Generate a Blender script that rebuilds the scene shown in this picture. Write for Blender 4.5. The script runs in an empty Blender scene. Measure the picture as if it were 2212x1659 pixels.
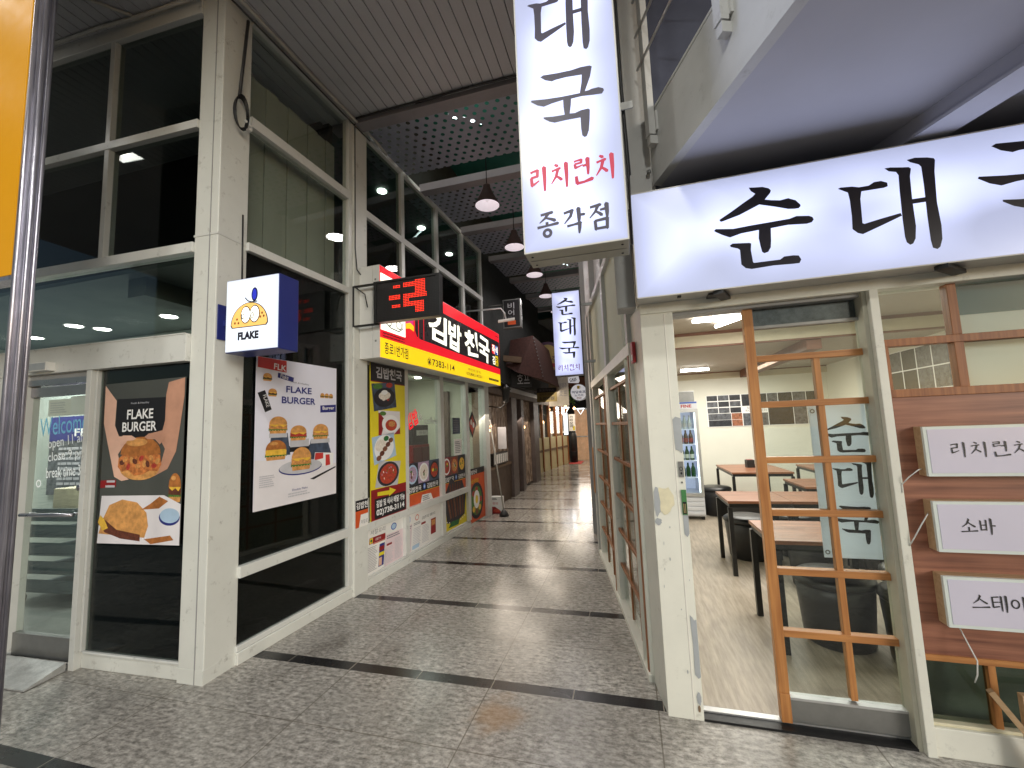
import bpy, bmesh, math, random
from mathutils import Matrix, Vector
random.seed(7)
R = math.radians
S = bpy.context.scene
COL = S.collection
# ------------------------------------------------------------------ camera
cd = bpy.data.cameras.new('camera')
cam = bpy.data.objects.new('camera', cd); COL.objects.link(cam); S.camera = cam
F_PX, PITCH, ROLL, YAW, CAM_H = 905.0, 5.8, -2.23, -15.2, 1.58
cd.sensor_fit = 'HORIZONTAL'; cd.sensor_width = 36.0; cd.lens = 36.0*F_PX/2212.0
cd.clip_start = 0.02; cd.clip_end = 500
_p, _r, _y = R(PITCH), R(ROLL), R(YAW)
_f = Vector((math.sin(_y)*math.cos(_p), math.cos(_y)*math.cos(_p), math.sin(_p)))
_rt = Vector((math.cos(_y), -math.sin(_y), 0)); _u = _rt.cross(_f)
_rt2 = _rt*math.cos(_r)+_u*math.sin(_r); _u2 = -_rt*math.sin(_r)+_u*math.cos(_r)
_m = Matrix((_rt2, _u2, -_f)).transposed().to_4x4(); _m.translation = (0, 0, CAM_H)
cam.matrix_world = _m
# ------------------------------------------------------------------ sky, sun, exposure
SUN_EL, SUN_AZ = 13.0, 135.0            # low light from the open street behind the camera, to its right
W = bpy.data.worlds.new('World'); S.world = W; W.use_nodes = True
nt = W.node_tree; bg = nt.nodes['Background']
sky = nt.nodes.new('ShaderNodeTexSky'); sky.sky_type = 'NISHITA'; sky.sun_disc = False
sky.sun_elevation = R(SUN_EL); sky.sun_rotation = R(SUN_AZ)
nt.links.new(sky.outputs[0], bg.inputs[0]); bg.inputs[1].default_value = 0.06
sl = bpy.data.lights.new('sun', 'SUN'); sl.energy = 1.2; sl.angle = R(18); sl.color = (1.0, 0.995, 0.95)
sun = bpy.data.objects.new('sun', sl); COL.objects.link(sun); sun.location = (6, -8, 6)
_to = Vector((-math.sin(R(SUN_AZ))*math.cos(R(SUN_EL)), -math.cos(R(SUN_AZ))*math.cos(R(SUN_EL)), -math.sin(R(SUN_EL))))
sun.rotation_euler = _to.to_track_quat('-Z', 'Y').to_euler()
S.view_settings.view_transform = 'Standard'; S.view_settings.look = 'None'
S.view_settings.exposure = 0.22; S.view_settings.gamma = 1.0
S.render.engine = 'CYCLES'
S.cycles.use_denoising = True
S.cycles.max_bounces = 7; S.cycles.diffuse_bounces = 5; S.cycles.glossy_bounces = 4
S.cycles.transparent_max_bounces = 24
S.cycles.sample_clamp_indirect = 4.0
S.cycles.caustics_reflective = False; S.cycles.caustics_refractive = False
# ------------------------------------------------------------------ helpers
def L(r, g, b):
    f = lambda c: (c/255/12.92) if c <= 10 else ((c/255+0.055)/1.055)**2.4
    return (f(r), f(g), f(b), 1.0)
MATS = {}
def newmat(name):
    m = bpy.data.materials.new(name); m.use_nodes = True
    MATS[name] = m
    return m, m.node_tree.nodes, m.node_tree.links, m.node_tree.nodes['Principled BSDF']
def nd(N, t, **kw):
    n = N.new(t)
    for k, v in kw.items(): setattr(n, k, v)
    return n
def math_n(N, K, op, a, b=None, c=None, clamp=False):
    n = N.new('ShaderNodeMath'); n.operation = op; n.use_clamp = clamp
    for i, v in enumerate((a, b, c)):
        if v is None: continue
        if isinstance(v, (int, float)): n.inputs[i].default_value = v
        else: K.new(v, n.inputs[i])
    return n.outputs[0]
def mixc(N, K, fac, a, b, mode='MIX'):
    n = N.new('ShaderNodeMix'); n.data_type = 'RGBA'; n.blend_type = mode
    for i, v in ((0, fac), (6, a), (7, b)):
        if isinstance(v, (int, float)): n.inputs[i].default_value = v
        elif isinstance(v, tuple): n.inputs[i].default_value = v
        else: K.new(v, n.inputs[i])
    return n.outputs[2]
def noise(N, K, co, scale, detail=3.0, rough=0.55, dims='3D'):
    n = N.new('ShaderNodeTexNoise'); n.inputs['Scale'].default_value = scale
    n.inputs['Detail'].default_value = detail; n.inputs['Roughness'].default_value = rough
    if co is not None: K.new(co, n.inputs['Vector'])
    return n.outputs['Fac']
def ramp(N, K, fac, stops):
    n = N.new('ShaderNodeValToRGB'); K.new(fac, n.inputs[0])
    e = n.color_ramp.elements
    while len(e) < len(stops): e.new(0.5)
    for s, (p, c) in zip(e, stops): s.position = p; s.color = c
    return n.outputs[0]
def mapped(N, K, sc):
    tc = N.new('ShaderNodeTexCoord'); mp = N.new('ShaderNodeMapping')
    mp.inputs['Scale'].default_value = sc; K.new(tc.outputs['Object'], mp.inputs[0])
    return mp.outputs[0]
def M(name, col, rough=0.5, metal=0.0, var=0.10, scale=7.0, bump=0.0, bscale=60.0, emis=0.0, ecol=None, spec=0.5, dirt=0.0, coat=0.0):
    """plain surface with slight procedural unevenness of colour and gloss"""
    m, N, K, P = newmat(name)
    co = mapped(N, K, (1, 1, 1))
    n1 = noise(N, K, co, scale, 5, 0.6)
    a = tuple(min(1, c*(1-var)) for c in col[:3])+(1,); b = tuple(min(1, c*(1+var)) for c in col[:3])+(1,)
    c = ramp(N, K, n1, [(0.3, a), (0.7, b)])
    if dirt:
        n2 = noise(N, K, co, scale*3.1, 8, 0.75)
        c = mixc(N, K, ramp(N, K, n2, [(0.58, (0, 0, 0, 1)), (0.72, (dirt, dirt, dirt, 1))]), c, L(92, 84, 70))
    K.new(c, P.inputs['Base Color'])
    n3 = noise(N, K, co, scale*2.3, 4)
    K.new(math_n(N, K, 'MULTIPLY_ADD', n3, 0.24, max(0.02, rough-0.12)), P.inputs['Roughness'])
    P.inputs['Metallic'].default_value = metal
    P.inputs['Specular IOR Level'].default_value = spec
    P.inputs['Coat Weight'].default_value = coat
    if bump:
        bn = N.new('ShaderNodeBump'); bn.inputs['Strength'].default_value = bump; bn.inputs['Distance'].default_value = 0.004
        K.new(noise(N, K, co, bscale, 4), bn.inputs['Height']); K.new(bn.outputs[0], P.inputs['Normal'])
    if emis:
        K.new(c, P.inputs['Emission Color']) if ecol is None else None
        if ecol is not None: P.inputs['Emission Color'].default_value = ecol
        P.inputs['Emission Strength'].default_value = emis
    return m
def wood(name, c1, c2, axis='x', rough=0.45, fine=60.0, long=2.2):
    m, N, K, P = newmat(name)
    sc = {'x': (long, fine, fine), 'y': (fine, long, fine), 'z': (fine, fine, long)}[axis]
    co = mapped(N, K, sc)
    n1 = noise(N, K, co, 1.0, 6, 0.6); n2 = noise(N, K, mapped(N, K, (3, 3, 3)), 1.3, 2)
    f = math_n(N, K, 'ADD', math_n(N, K, 'MULTIPLY', n1, 0.75), math_n(N, K, 'MULTIPLY', n2, 0.25))
    K.new(ramp(N, K, f, [(0.32, c1), (0.66, c2)]), P.inputs['Base Color'])
    P.inputs['Roughness'].default_value = rough
    bn = N.new('ShaderNodeBump'); bn.inputs['Strength'].default_value = 0.12; bn.inputs['Distance'].default_value = 0.002
    K.new(n1, bn.inputs['Height']); K.new(bn.outputs[0], P.inputs['Normal'])
    return m
def glass(name, tint=(0.86, 0.9, 0.88), ior=1.5, gl=1.0):
    m = bpy.data.materials.new(name); m.use_nodes = True; N = m.node_tree.nodes; K = m.node_tree.links; N.clear(); MATS[name] = m
    o = N.new('ShaderNodeOutputMaterial'); t = N.new('ShaderNodeBsdfTransparent'); g = N.new('ShaderNodeBsdfGlossy')
    t.inputs[0].default_value = tint+(1,); g.inputs['Roughness'].default_value = 0.0; g.inputs[0].default_value = (gl, gl, gl, 1)
    lw = N.new('ShaderNodeLayerWeight'); lw.inputs[0].default_value = 0.5; f0 = ((ior-1)/(ior+1))**2
    fr = math_n(N, K, 'MULTIPLY_ADD', math_n(N, K, 'POWER', lw.outputs['Facing'], 5.0), 1-f0, f0)   # Schlick, same from both sides
    mx = N.new('ShaderNodeMixShader'); K.new(fr, mx.inputs[0]); K.new(t.outputs[0], mx.inputs[1]); K.new(g.outputs[0], mx.inputs[2])
    K.new(mx.outputs[0], o.inputs[0])
    return m
def lightbox(name, col, c, h, lo, hi, edge=0.16, nscale=2.2):
    """sign face with the uneven glow of inner lamps painted into its emission; c, h = centre and half size in local x, z"""
    m, N, K, P = newmat(name)
    tc = N.new('ShaderNodeTexCoord'); sp = N.new('ShaderNodeSeparateXYZ'); K.new(tc.outputs['Object'], sp.inputs[0])
    ax = math_n(N, K, 'SUBTRACT', h[0], math_n(N, K, 'ABSOLUTE', math_n(N, K, 'SUBTRACT', sp.outputs[0], c[0])))
    az = math_n(N, K, 'SUBTRACT', h[1], math_n(N, K, 'ABSOLUTE', math_n(N, K, 'SUBTRACT', sp.outputs[2], c[1])))
    d = math_n(N, K, 'DIVIDE', math_n(N, K, 'MINIMUM', ax, az), edge, clamp=True)
    nz = noise(N, K, tc.outputs['Object'], nscale, 1.5, 0.4)
    nz = math_n(N, K, 'MULTIPLY_ADD', nz, 3.2, -0.95, clamp=True)
    fac = math_n(N, K, 'MULTIPLY', d, nz)  # painted glow: dim towards the rim, random bright spots
    st = math_n(N, K, 'MULTIPLY_ADD', fac, hi-lo, lo)
    P.inputs['Base Color'].default_value = (0.22, 0.23, 0.27, 1); P.inputs['Roughness'].default_value = 0.25
    P.inputs['Emission Color'].default_value = col
    K.new(st, P.inputs['Emission Strength'])
    return m
class MB:
    """collects shapes into ONE mesh with several material slots"""
    def __init__(s): s.v = []; s.f = []; s.m = []; s.mats = []; s.sm = []; s.cut = []
    def mi(s, mat):
        mat = MATS[mat] if isinstance(mat, str) else mat
        if mat not in s.mats: s.mats.append(mat)
        return s.mats.index(mat)
    def add(s, vs, fs, mat, smooth=False):
        b = len(s.v); i = s.mi(mat); s.v += [tuple(p) for p in vs]; s.cut.append((b, len(s.f)))
        for f in fs: s.f.append([b+k for k in f]); s.m.append(i); s.sm.append(smooth)
    def box(s, x0, x1, y0, y1, z0, z1, mat):
        x0, x1 = min(x0, x1), max(x0, x1); y0, y1 = min(y0, y1), max(y0, y1); z0, z1 = min(z0, z1), max(z0, z1)
        s.add([(x0, y0, z0), (x1, y0, z0), (x1, y1, z0), (x0, y1, z0), (x0, y0, z1), (x1, y0, z1), (x1, y1, z1), (x0, y1, z1)],
              [(0, 3, 2, 1), (4, 5, 6, 7), (0, 1, 5, 4), (1, 2, 6, 5), (2, 3, 7, 6), (3, 0, 4, 7)], mat)
        return s
    def obox(s, p, q, w, h, mat, up=(0, 0, 1)):
        """bar from p to q, width w across and h along up"""
        p, q = Vector(p), Vector(q); d = (q-p).normalized(); u = Vector(up)
        a = d.cross(u).normalized()*w/2; b = a.cross(d).normalized()*h/2
        vs = [p-a-b, p+a-b, p+a+b, p-a+b, q-a-b, q+a-b, q+a+b, q-a+b]
        s.add(vs, [(0, 3, 2, 1), (4, 5, 6, 7), (0, 1, 5, 4), (1, 2, 6, 5), (2, 3, 7, 6), (3, 0, 4, 7)], mat)
        return s
    def tube(s, pts, r, mat, n=8, cap=True):
        pts = [Vector(p) for p in pts]; rs = r if isinstance(r, (list, tuple)) else [r]*len(pts)
        rings = []; ref = Vector((0.31, 0.22, 0.92))
        for i, p in enumerate(pts):
            d = (pts[min(i+1, len(pts)-1)]-pts[max(i-1, 0)]).normalized()
            a = d.cross(ref if abs(d.dot(ref)) < 0.95 else Vector((1, 0, 0))).normalized(); b = d.cross(a)
            rings.append([p+(a*math.cos(t)+b*math.sin(t))*rs[i] for t in [2*math.pi*k/n for k in range(n)]])
        vs = [v for r_ in rings for v in r_]; fs = []
        for i in range(len(pts)-1):
            for k in range(n): fs.append((i*n+k, i*n+(k+1) % n, (i+1)*n+(k+1) % n, (i+1)*n+k))
        if cap: fs += [tuple(range(n))[::-1], tuple((len(pts)-1)*n+k for k in range(n))]
        s.add(vs, fs, mat, True); return s
    def lathe(s, cx, cy, prof, mat, n=28, closed=True):
        vs = []; fs = []
        for r, z in prof: vs += [(cx+r*math.cos(2*math.pi*k/n), cy+r*math.sin(2*math.pi*k/n), z) for k in range(n)]
        for i in range(len(prof)-1):
            for k in range(n): fs.append((i*n+k, i*n+(k+1) % n, (i+1)*n+(k+1) % n, (i+1)*n+k))
        if closed: fs += [tuple(range(n))[::-1], tuple((len(prof)-1)*n+k for k in range(n))]
        s.add(vs, fs, mat, True); return s
    # ---- flat print on a facade: x along, z up, seen from -y
    def poly(s, pts, mat, y): s.add([(p[0], y, p[1]) for p in pts], [tuple(range(len(pts)))], mat); return s
    def slab(s, pts, mat, y0, y1):
        n = len(pts); vs = [(p[0], y0, p[1]) for p in pts]+[(p[0], y1, p[1]) for p in pts]
        s.add(vs, [tuple(range(n)), tuple(range(n, 2*n))[::-1]]+[(k, (k+1) % n, n+(k+1) % n, n+k) for k in range(n)], mat); return s
    def rect(s, x0, x1, z0, z1, mat, y): return s.poly([(x0, z0), (x1, z0), (x1, z1), (x0, z1)], mat, y)
    def ell(s, cx, cz, rx, rz, mat, y, n=26, a0=0, a1=360, rot=0):
        k = n if a1-a0 >= 360 else n+1
        c, q = math.cos(R(rot)), math.sin(R(rot)); P = []
        for i in range(k):
            t = R(a0+(a1-a0)*i/n); ex, ez = rx*math.cos(t), rz*math.sin(t); P.append((cx+ex*c-ez*q, cz+ex*q+ez*c))
        return s.poly(P, mat, y)
    def ring(s, cx, cz, rx, rz, w, mat, y, n=30):
        vs = []; fs = []
        for i in range(n):
            t = 2*math.pi*i/n
            vs += [(cx+rx*math.cos(t), y, cz+rz*math.sin(t)), (cx+(rx-w)*math.cos(t), y, cz+(rz-w)*math.sin(t))]
        for i in range(n): j = (i+1) % n; fs.append((2*i, 2*j, 2*j+1, 2*i+1))
        s.add(vs, fs, mat); return s
    def stroke(s, pts, w, mat, y):
        L_, R_ = [], []
        for i, p in enumerate(pts):
            a = pts[max(i-1, 0)]; b = pts[min(i+1, len(pts)-1)]
            dx, dz = b[0]-a[0], b[1]-a[1]; l = math.hypot(dx, dz) or 1; nx, nz = -dz/l*w/2, dx/l*w/2
            L_.append((p[0]+nx, p[1]+nz)); R_.append((p[0]-nx, p[1]-nz))
        vs = [(p[0], y, p[1]) for p in L_+R_]; n = len(pts)
        s.add(vs, [(i, i+1, n+i+1, n+i) for i in range(n-1)], mat); return s
    def quadmap(s, q, fn):
        """draw fn(sub) in unit square and place it in the quad q (bl, br, tr, tl)"""
        t = MB(); fn(t)
        for v_ in range(len(t.v)):
            u, y, w = t.v[v_]
            x = (1-u)*(1-w)*q[0][0]+u*(1-w)*q[1][0]+u*w*q[2][0]+(1-u)*w*q[3][0]
            z = (1-u)*(1-w)*q[0][1]+u*(1-w)*q[1][1]+u*w*q[2][1]+(1-u)*w*q[3][1]
            t.v[v_] = (x, y, z)
        b = len(s.v); s.v += t.v
        for f, mi, sm in zip(t.f, t.m, t.sm): s.f.append([b+k for k in f]); s.m.append(s.mi(t.mats[mi])); s.sm.append(sm)
        return s
    def text(s, st, x0, x1, z0, z1, mat, y, bold=0.0, rot=0.0, depth=0.0):
        vs, fs = glyphs(st, bold)
        cx, cz = (x0+x1)/2, (z0+z1)/2; c, q = math.cos(R(rot)), math.sin(R(rot)); out = []
        for a, b in vs:
            u, w = (a-0.5)*(x1-x0), (b-0.5)*(z1-z0); out.append((cx+u*c-w*q, y, cz+u*q+w*c))
        s.add(out, fs, mat); return s
    def lines(s, x0, x1, z0, z1, n, mat, y, fill=0.5, ragged=0.25):
        """rows of small print too small to read"""
        h = (z1-z0)/n
        for i in range(n):
            x = x0; z = z1-h*(i+0.5)
            e = x1-(x1-x0)*random.random()*ragged
            while x < e:
                w = min(e-x, (x1-x0)*(0.04+0.10*random.random())); s.rect(x, x+w*0.86, z-h*fill/2, z+h*fill/2, mat, y); x += w
        return s
    def build(s, name, parent=None, frame=None, mat=None, bevel=0.0, smooth=False):
        me = bpy.data.meshes.new(name); me.from_pydata(s.v, [], s.f)
        for m_ in s.mats: me.materials.append(m_)
        for p, i, sm in zip(me.polygons, s.m, s.sm): p.material_index = i; p.use_smooth = sm or smooth
        me.update()
        o = bpy.data.objects.new(name, me); COL.objects.link(o)
        if parent is not None:
            o.parent = parent
            if frame is not None: o.matrix_basis = wm(parent).inverted() @ frame
        elif frame is not None: o.matrix_basis = frame
        if bevel:
            b = o.modifiers.new('bevel', 'BEVEL'); b.width = bevel; b.segments = 2; b.limit_method = 'ANGLE'; b.harden_normals = False
        return o
    def each(s, name, parent=None, frame=None, bevel=0.0):
        """one object per shape added"""
        out = []
        for k, (v0, f0) in enumerate(s.cut):
            v1, f1 = s.cut[k+1] if k+1 < len(s.cut) else (len(s.v), len(s.f))
            t = MB(); t.v = s.v[v0:v1]; t.f = [[i-v0 for i in f] for f in s.f[f0:f1]]; t.mats = [s.mats[s.m[f0]]]; t.m = [0]*(f1-f0); t.sm = s.sm[f0:f1]
            out.append(t.build(name, parent, frame, bevel=bevel))
        return out
_gc = {}
def glyphs(st, bold=0.0):
    k = (st, bold)
    if k not in _gc:
        cu = bpy.data.curves.new('t', 'FONT'); cu.body = st; cu.size = 1.0; cu.offset = bold; cu.resolution_u = 3; cu.fill_mode = 'FRONT'
        ob = bpy.data.objects.new('t', cu); COL.objects.link(ob)
        dg = bpy.context.evaluated_depsgraph_get(); dg.update()
        me = bpy.data.meshes.new_from_object(ob.evaluated_get(dg))
        vs = [(v.co.x, v.co.y) for v in me.vertices]; fs = [tuple(p.vertices) for p in me.polygons]
        bpy.data.objects.remove(ob); bpy.data.curves.remove(cu); bpy.data.meshes.remove(me)
        x0, x1 = min(v[0] for v in vs), max(v[0] for v in vs); y0, y1 = min(v[1] for v in vs), max(v[1] for v in vs)
        _gc[k] = ([((v[0]-x0)/(x1-x0), (v[1]-y0)/(y1-y0)) for v in vs], fs)
    return _gc[k]
def wm(o):
    m = o.matrix_basis.copy()
    while o.parent: o = o.parent; m = o.matrix_basis @ m
    return m
def FR_(loc, deg): return Matrix.Translation((loc[0], loc[1], loc[2] if len(loc) > 2 else 0)) @ Matrix.Rotation(R(deg), 4, 'Z')
I4 = Matrix.Identity(4)
def thing(name, label, cat, frame=I4, group=None):
    o = bpy.data.objects.new(name, None); COL.objects.link(o); o.matrix_basis = frame; o.empty_display_size = 0.1
    o['label'] = label; o['category'] = cat
    if group: o['group'] = group
    return o
def tag(o, label, cat, group=None):
    o['label'] = label; o['category'] = cat
    if group: o['group'] = group
    return o
def struct(o): o['kind'] = 'structure'; return o
def dup(src, frame, label=None):
    r = src.copy(); COL.objects.link(r); r.matrix_basis = frame
    if label: r['label'] = label
    for ch in list(src.children):
        c = ch.copy(); COL.objects.link(c); c.parent = r
        for g in list(ch.children):
            d = g.copy(); COL.objects.link(d); d.parent = c
    return r
def area(name, parent, loc, rot, sx, sy, watt, col, shape='RECTANGLE'):
    l = bpy.data.lights.new(name, 'AREA'); l.energy = watt; l.color = col; l.shape = shape; l.size = sx
    if shape in ('RECTANGLE', 'ELLIPSE'): l.size_y = sy
    o = bpy.data.objects.new(name, l); COL.objects.link(o); o.parent = parent; o.location = loc; o.rotation_euler = rot
    return o
# facade frames: local x along the wall, local y into the wall, z up
FLm = FR_((-2.735, 2.22), 1.8)      # burger shop, street face
PLm = FR_((-2.735, 2.22), 87.5)     # same building, alley face
FRm = FR_((0.109, 2.54), -0.7)      # restaurant, street face
RWm = FR_((0.052, 2.83), 100.2)     # restaurant, alley face (local +y points to the alley)
GLYPH = {"SUN": [[[40, 100], [46, 99], [54, 98], [60, 95], [62, 92], [61, 89], [55, 82], [61, 80], [70, 78], [78, 79], [85, 75], [89, 69], [89, 67], [87, 65], [83, 65], [77, 66], [65, 71], [49, 77], [42, 74], [28, 68], [9, 63], [7, 64], [7, 66], [19, 73], [33, 82], [43, 88], [46, 91], [42, 95]], [[0, 53], [2, 55], [20, 52], [39, 53], [77, 54], [84, 56], [96, 54], [99, 52], [100, 49], [98, 46], [93, 45], [75, 47], [58, 46], [57, 31], [56, 23], [53, 18], [49, 17], [47, 19], [46, 26], [45, 36], [46, 46], [28, 45], [16, 42], [9, 46], [2, 51]], [[15, 32], [18, 34], [27, 33], [35, 32], [37, 31], [36, 23], [37, 8], [38, 7], [54, 7], [64, 7], [68, 10], [77, 10], [82, 9], [84, 4], [82, 0], [76, 0], [57, 1], [35, 0], [29, 2], [25, 7], [25, 16], [25, 25], [23, 27], [16, 30]]], "DAE": [[[0, 80], [3, 81], [15, 80], [22, 78], [32, 78], [38, 81], [45, 81], [51, 78], [51, 74], [47, 73], [37, 73], [24, 73], [22, 65], [21, 38], [23, 37], [40, 40], [60, 43], [61, 40], [41, 33], [20, 26], [15, 28], [10, 33], [11, 47], [11, 65], [10, 74]], [[50, 94], [56, 94], [67, 92], [74, 91], [76, 89], [74, 81], [73, 56], [87, 56], [86, 51], [73, 51], [73, 27], [71, 14], [68, 9], [65, 8], [62, 11], [61, 17], [61, 35], [62, 67], [63, 84], [61, 88], [54, 90]], [[73, 99], [81, 100], [93, 98], [99, 96], [100, 94], [98, 82], [96, 49], [97, 24], [96, 10], [93, 2], [90, 0], [86, 2], [85, 10], [85, 35], [86, 69], [86, 89], [84, 92], [76, 96]]], "GUK": [[[15, 98], [19, 100], [39, 98], [58, 97], [71, 98], [83, 97], [86, 95], [83, 82], [75, 63], [80, 63], [84, 64], [93, 64], [99, 61], [100, 58], [97, 54], [86, 55], [70, 57], [56, 57], [55, 48], [53, 37], [60, 36], [68, 38], [78, 38], [80, 36], [79, 23], [77, 8], [74, 1], [71, 0], [68, 3], [67, 13], [67, 28], [47, 29], [32, 29], [25, 32], [17, 38], [17, 40], [31, 38], [46, 37], [45, 48], [45, 58], [30, 57], [18, 55], [9, 59], [0, 66], [1, 68], [22, 65], [43, 63], [68, 62], [71, 76], [72, 87], [51, 89], [36, 89], [31, 88], [22, 92]]]}

# ------------------------------------------------------------------ materials
M('white_paint', L(211, 212, 206), 0.42, var=0.05, scale=3.0, dirt=0.55, spec=0.5)
M('white_frame', L(208, 209, 205), 0.36, var=0.05, scale=4.0, dirt=0.5)
M('cream_paint', L(229, 228, 217), 0.45, var=0.05, scale=3.5, dirt=0.32)
M('grey_paint', L(150, 150, 150), 0.5, var=0.08, dirt=0.2)
M('fascia_paint', L(186, 186, 184), 0.5, var=0.07, scale=4, dirt=0.30)
M('soffit_plank', L(176, 176, 180), 0.5, var=0.06, scale=2)
M('beam_paint', L(132, 128, 132), 0.55, var=0.10, scale=3, dirt=0.3)
M('slab_paint', L(172, 172, 182), 0.6, var=0.04, scale=2)
M('brown_wall', L(104, 92, 88), 0.7)
M('dark_gap_shade', L(14, 13, 13), 0.8)
M('black', L(18, 18, 20), 0.45)
M('black_rough', L(24, 24, 26), 0.75, var=0.2)
M('black_metal', L(30, 29, 29), 0.4, var=0.15)
M('charcoal', L(46, 46, 48), 0.5)
M('rubber', L(34, 34, 34), 0.7)
M('steel', L(172, 170, 176), 0.30, metal=0.95, var=0.1, scale=5)
wood('brushed_steel', L(120, 118, 128), L(196, 194, 206), 'z', 0.34, fine=120, long=3.0); MATS['brushed_steel'].node_tree.nodes['Principled BSDF'].inputs['Metallic'].default_value = 0.85
M('dull_steel', L(142, 142, 140), 0.45, metal=0.7, var=0.12)
M('alu', L(196, 196, 196), 0.38, metal=0.6, var=0.08)
M('white_plastic', L(222, 222, 218), 0.4, var=0.03)
M('grey_wire', L(176, 174, 168), 0.5)
M('dark_interior', L(38, 40, 38), 0.8, var=0.2)
M('teal_dim', L(74, 82, 79), 0.7, var=0.15, scale=1.5)
M('room_wall', L(222, 221, 210), 0.7, var=0.03, scale=2)
M('room_ceiling', L(160, 150, 136), 0.8, var=0.04)
M('room_band', L(192, 182, 158), 0.7, var=0.04)
M('trim_brown', L(112, 74, 54), 0.55)
M('teal_board', L(36, 92, 106), 0.6, var=0.04)
M('board_green', L(178, 184, 164), 0.7, var=0.06, scale=1.5)
M('poster_white', L(226, 226, 240), 0.35, var=0.02)
M('paper', L(232, 230, 226), 0.6, var=0.03)
M('paper_pink', L(226, 206, 210), 0.6, var=0.03)
M('print_navy', L(42, 46, 122), 0.45, var=0.04)
M('print_red', L(196, 56, 50), 0.45, var=0.05)
M('print_dkred', L(140, 22, 26), 0.45, var=0.12, scale=10)
M('print_orange', L(206, 84, 34), 0.45, var=0.15, scale=6)
M('print_yellow', L(226, 208, 40), 0.5, var=0.04)
M('print_black', L(26, 24, 28), 0.45, var=0.1)
M('print_grey', L(120, 120, 128), 0.5)
M('print_lgrey', L(190, 190, 196), 0.5)
M('print_white', L(236, 236, 236), 0.5, var=0.02)
M('print_blue', L(62, 92, 176), 0.5)
M('print_ltblue', L(170, 196, 220), 0.5, var=0.1)
M('print_green', L(74, 118, 48), 0.5, var=0.4, scale=50)
M('print_dkgreen', L(28, 104, 46), 0.5)
M('bun', L(206, 148, 84), 0.5, var=0.30, scale=26)
M('bun_dark', L(168, 104, 50), 0.5, var=0.32, scale=30)
M('patty', L(96, 50, 34), 0.55, var=0.5, scale=70)
M('filling', L(196, 136, 76), 0.5, var=0.45, scale=60)
M('crispy', L(186, 112, 58), 0.5, var=0.55, scale=34)
M('tomato', L(170, 58, 46), 0.5, var=0.4, scale=60)
M('cheese', L(228, 182, 66), 0.5, var=0.2, scale=30)
M('skin_print', L(222, 178, 156), 0.5, var=0.08, scale=9)
M('skin_print_dark', L(188, 140, 116), 0.5, var=0.12, scale=9)
M('print_table', L(226, 222, 226), 0.5, var=0.05, scale=3)
M('print_slate', L(64, 76, 96), 0.5, var=0.5, scale=14)
M('rice', L(226, 218, 206), 0.5, var=0.18, scale=60)
M('stew', L(176, 62, 40), 0.5, var=0.5, scale=40)
M('meat', L(120, 74, 50), 0.5, var=0.5, scale=40)
M('violet_food', L(176, 150, 176), 0.5, var=0.4, scale=40)
M('bowl_dark', L(40, 38, 46), 0.5, var=0.2)
M('egg', L(240, 206, 60), 0.5, var=0.1)
M('logo_bun', L(238, 186, 104), 0.4, var=0.03, emis=0.55, ecol=L(246, 190, 106))
M('navy_box', L(34, 44, 116), 0.38, var=0.06)
M('orange_sign', L(120, 72, 6), 0.5, var=0.03, emis=0.52, ecol=L(230, 166, 22), spec=0.2)
M('ink_lit', L(30, 28, 44), 0.4, var=0.05)
M('ink_grey', L(70, 66, 80), 0.4, var=0.05, emis=0.09, ecol=L(130, 126, 150))
M('ink_red_lit', L(180, 30, 60), 0.4, emis=0.36, ecol=L(214, 56, 92))
M('sign_red', L(220, 20, 34), 0.35, emis=0.62, ecol=L(250, 14, 40), var=0.03)
M('sign_yellow', L(240, 210, 20), 0.35, emis=0.72, ecol=L(252, 214, 14), var=0.03)
M('sign_black', L(34, 32, 36), 0.3, emis=0.02, ecol=L(120, 100, 110))
M('sign_white', L(250, 250, 238), 0.35, emis=1.15, ecol=L(255, 252, 232), var=0.02)
M('sign_blue', L(30, 90, 170), 0.35, emis=0.4, ecol=L(30, 110, 200))
M('sign_pink', L(230, 40, 140), 0.35, emis=0.5, ecol=L(236, 50, 150))
M('led_red', L(255, 40, 20), 0.4, emis=1.7, ecol=(1.0, 0.04, 0.015, 1), var=0.0)
M('led_off', L(44, 40, 42), 0.35, var=0.2)
M('lamp_white', L(255, 255, 255), 0.4, emis=14.0, ecol=(1.0, 0.98, 0.93, 1), var=0.0)
M('pendant_glow', L(226, 222, 226), 0.4, emis=0.34, ecol=(1.0, 0.90, 0.95, 1), var=0.05)
M('lamp_warm', L(255, 200, 140), 0.4, emis=7.0, ecol=(1.0, 0.55, 0.22, 1), var=0.0)
M('lamp_cold', L(240, 250, 255), 0.4, emis=2.0, ecol=(0.9, 0.97, 1.0, 1), var=0.0)
M('fridge_white', L(214, 216, 222), 0.35, var=0.03)
M('fridge_light', L(225, 232, 255), 0.4, emis=0.22, ecol=(0.80, 0.87, 1.0, 1), var=0.0)
M('bottle_green', L(34, 76, 40), 0.12, var=0.2)
M('bottle_brown', L(74, 50, 44), 0.15, var=0.2)
M('bottle_clear', L(190, 200, 210), 0.15, var=0.1)
M('bottle_label', L(206, 214, 206), 0.5)
M('photo_grey', L(84, 86, 92), 0.35, var=0.75, scale=16)
M('photo_dark', L(40, 42, 48), 0.35, var=0.8, scale=18)
M('photo_warm', L(150, 96, 70), 0.35, var=0.6, scale=22)
M('vinyl_seat', L(30, 30, 31), 0.38, var=0.12)
M('peel_grey', L(168, 172, 176), 0.6, var=0.08, scale=14)
M('peel_cream', L(222, 214, 184), 0.6, var=0.10, scale=14)
M('latch_green', L(70, 128, 76), 0.45)
M('brass', L(206, 190, 140), 0.35, metal=0.8)
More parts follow.
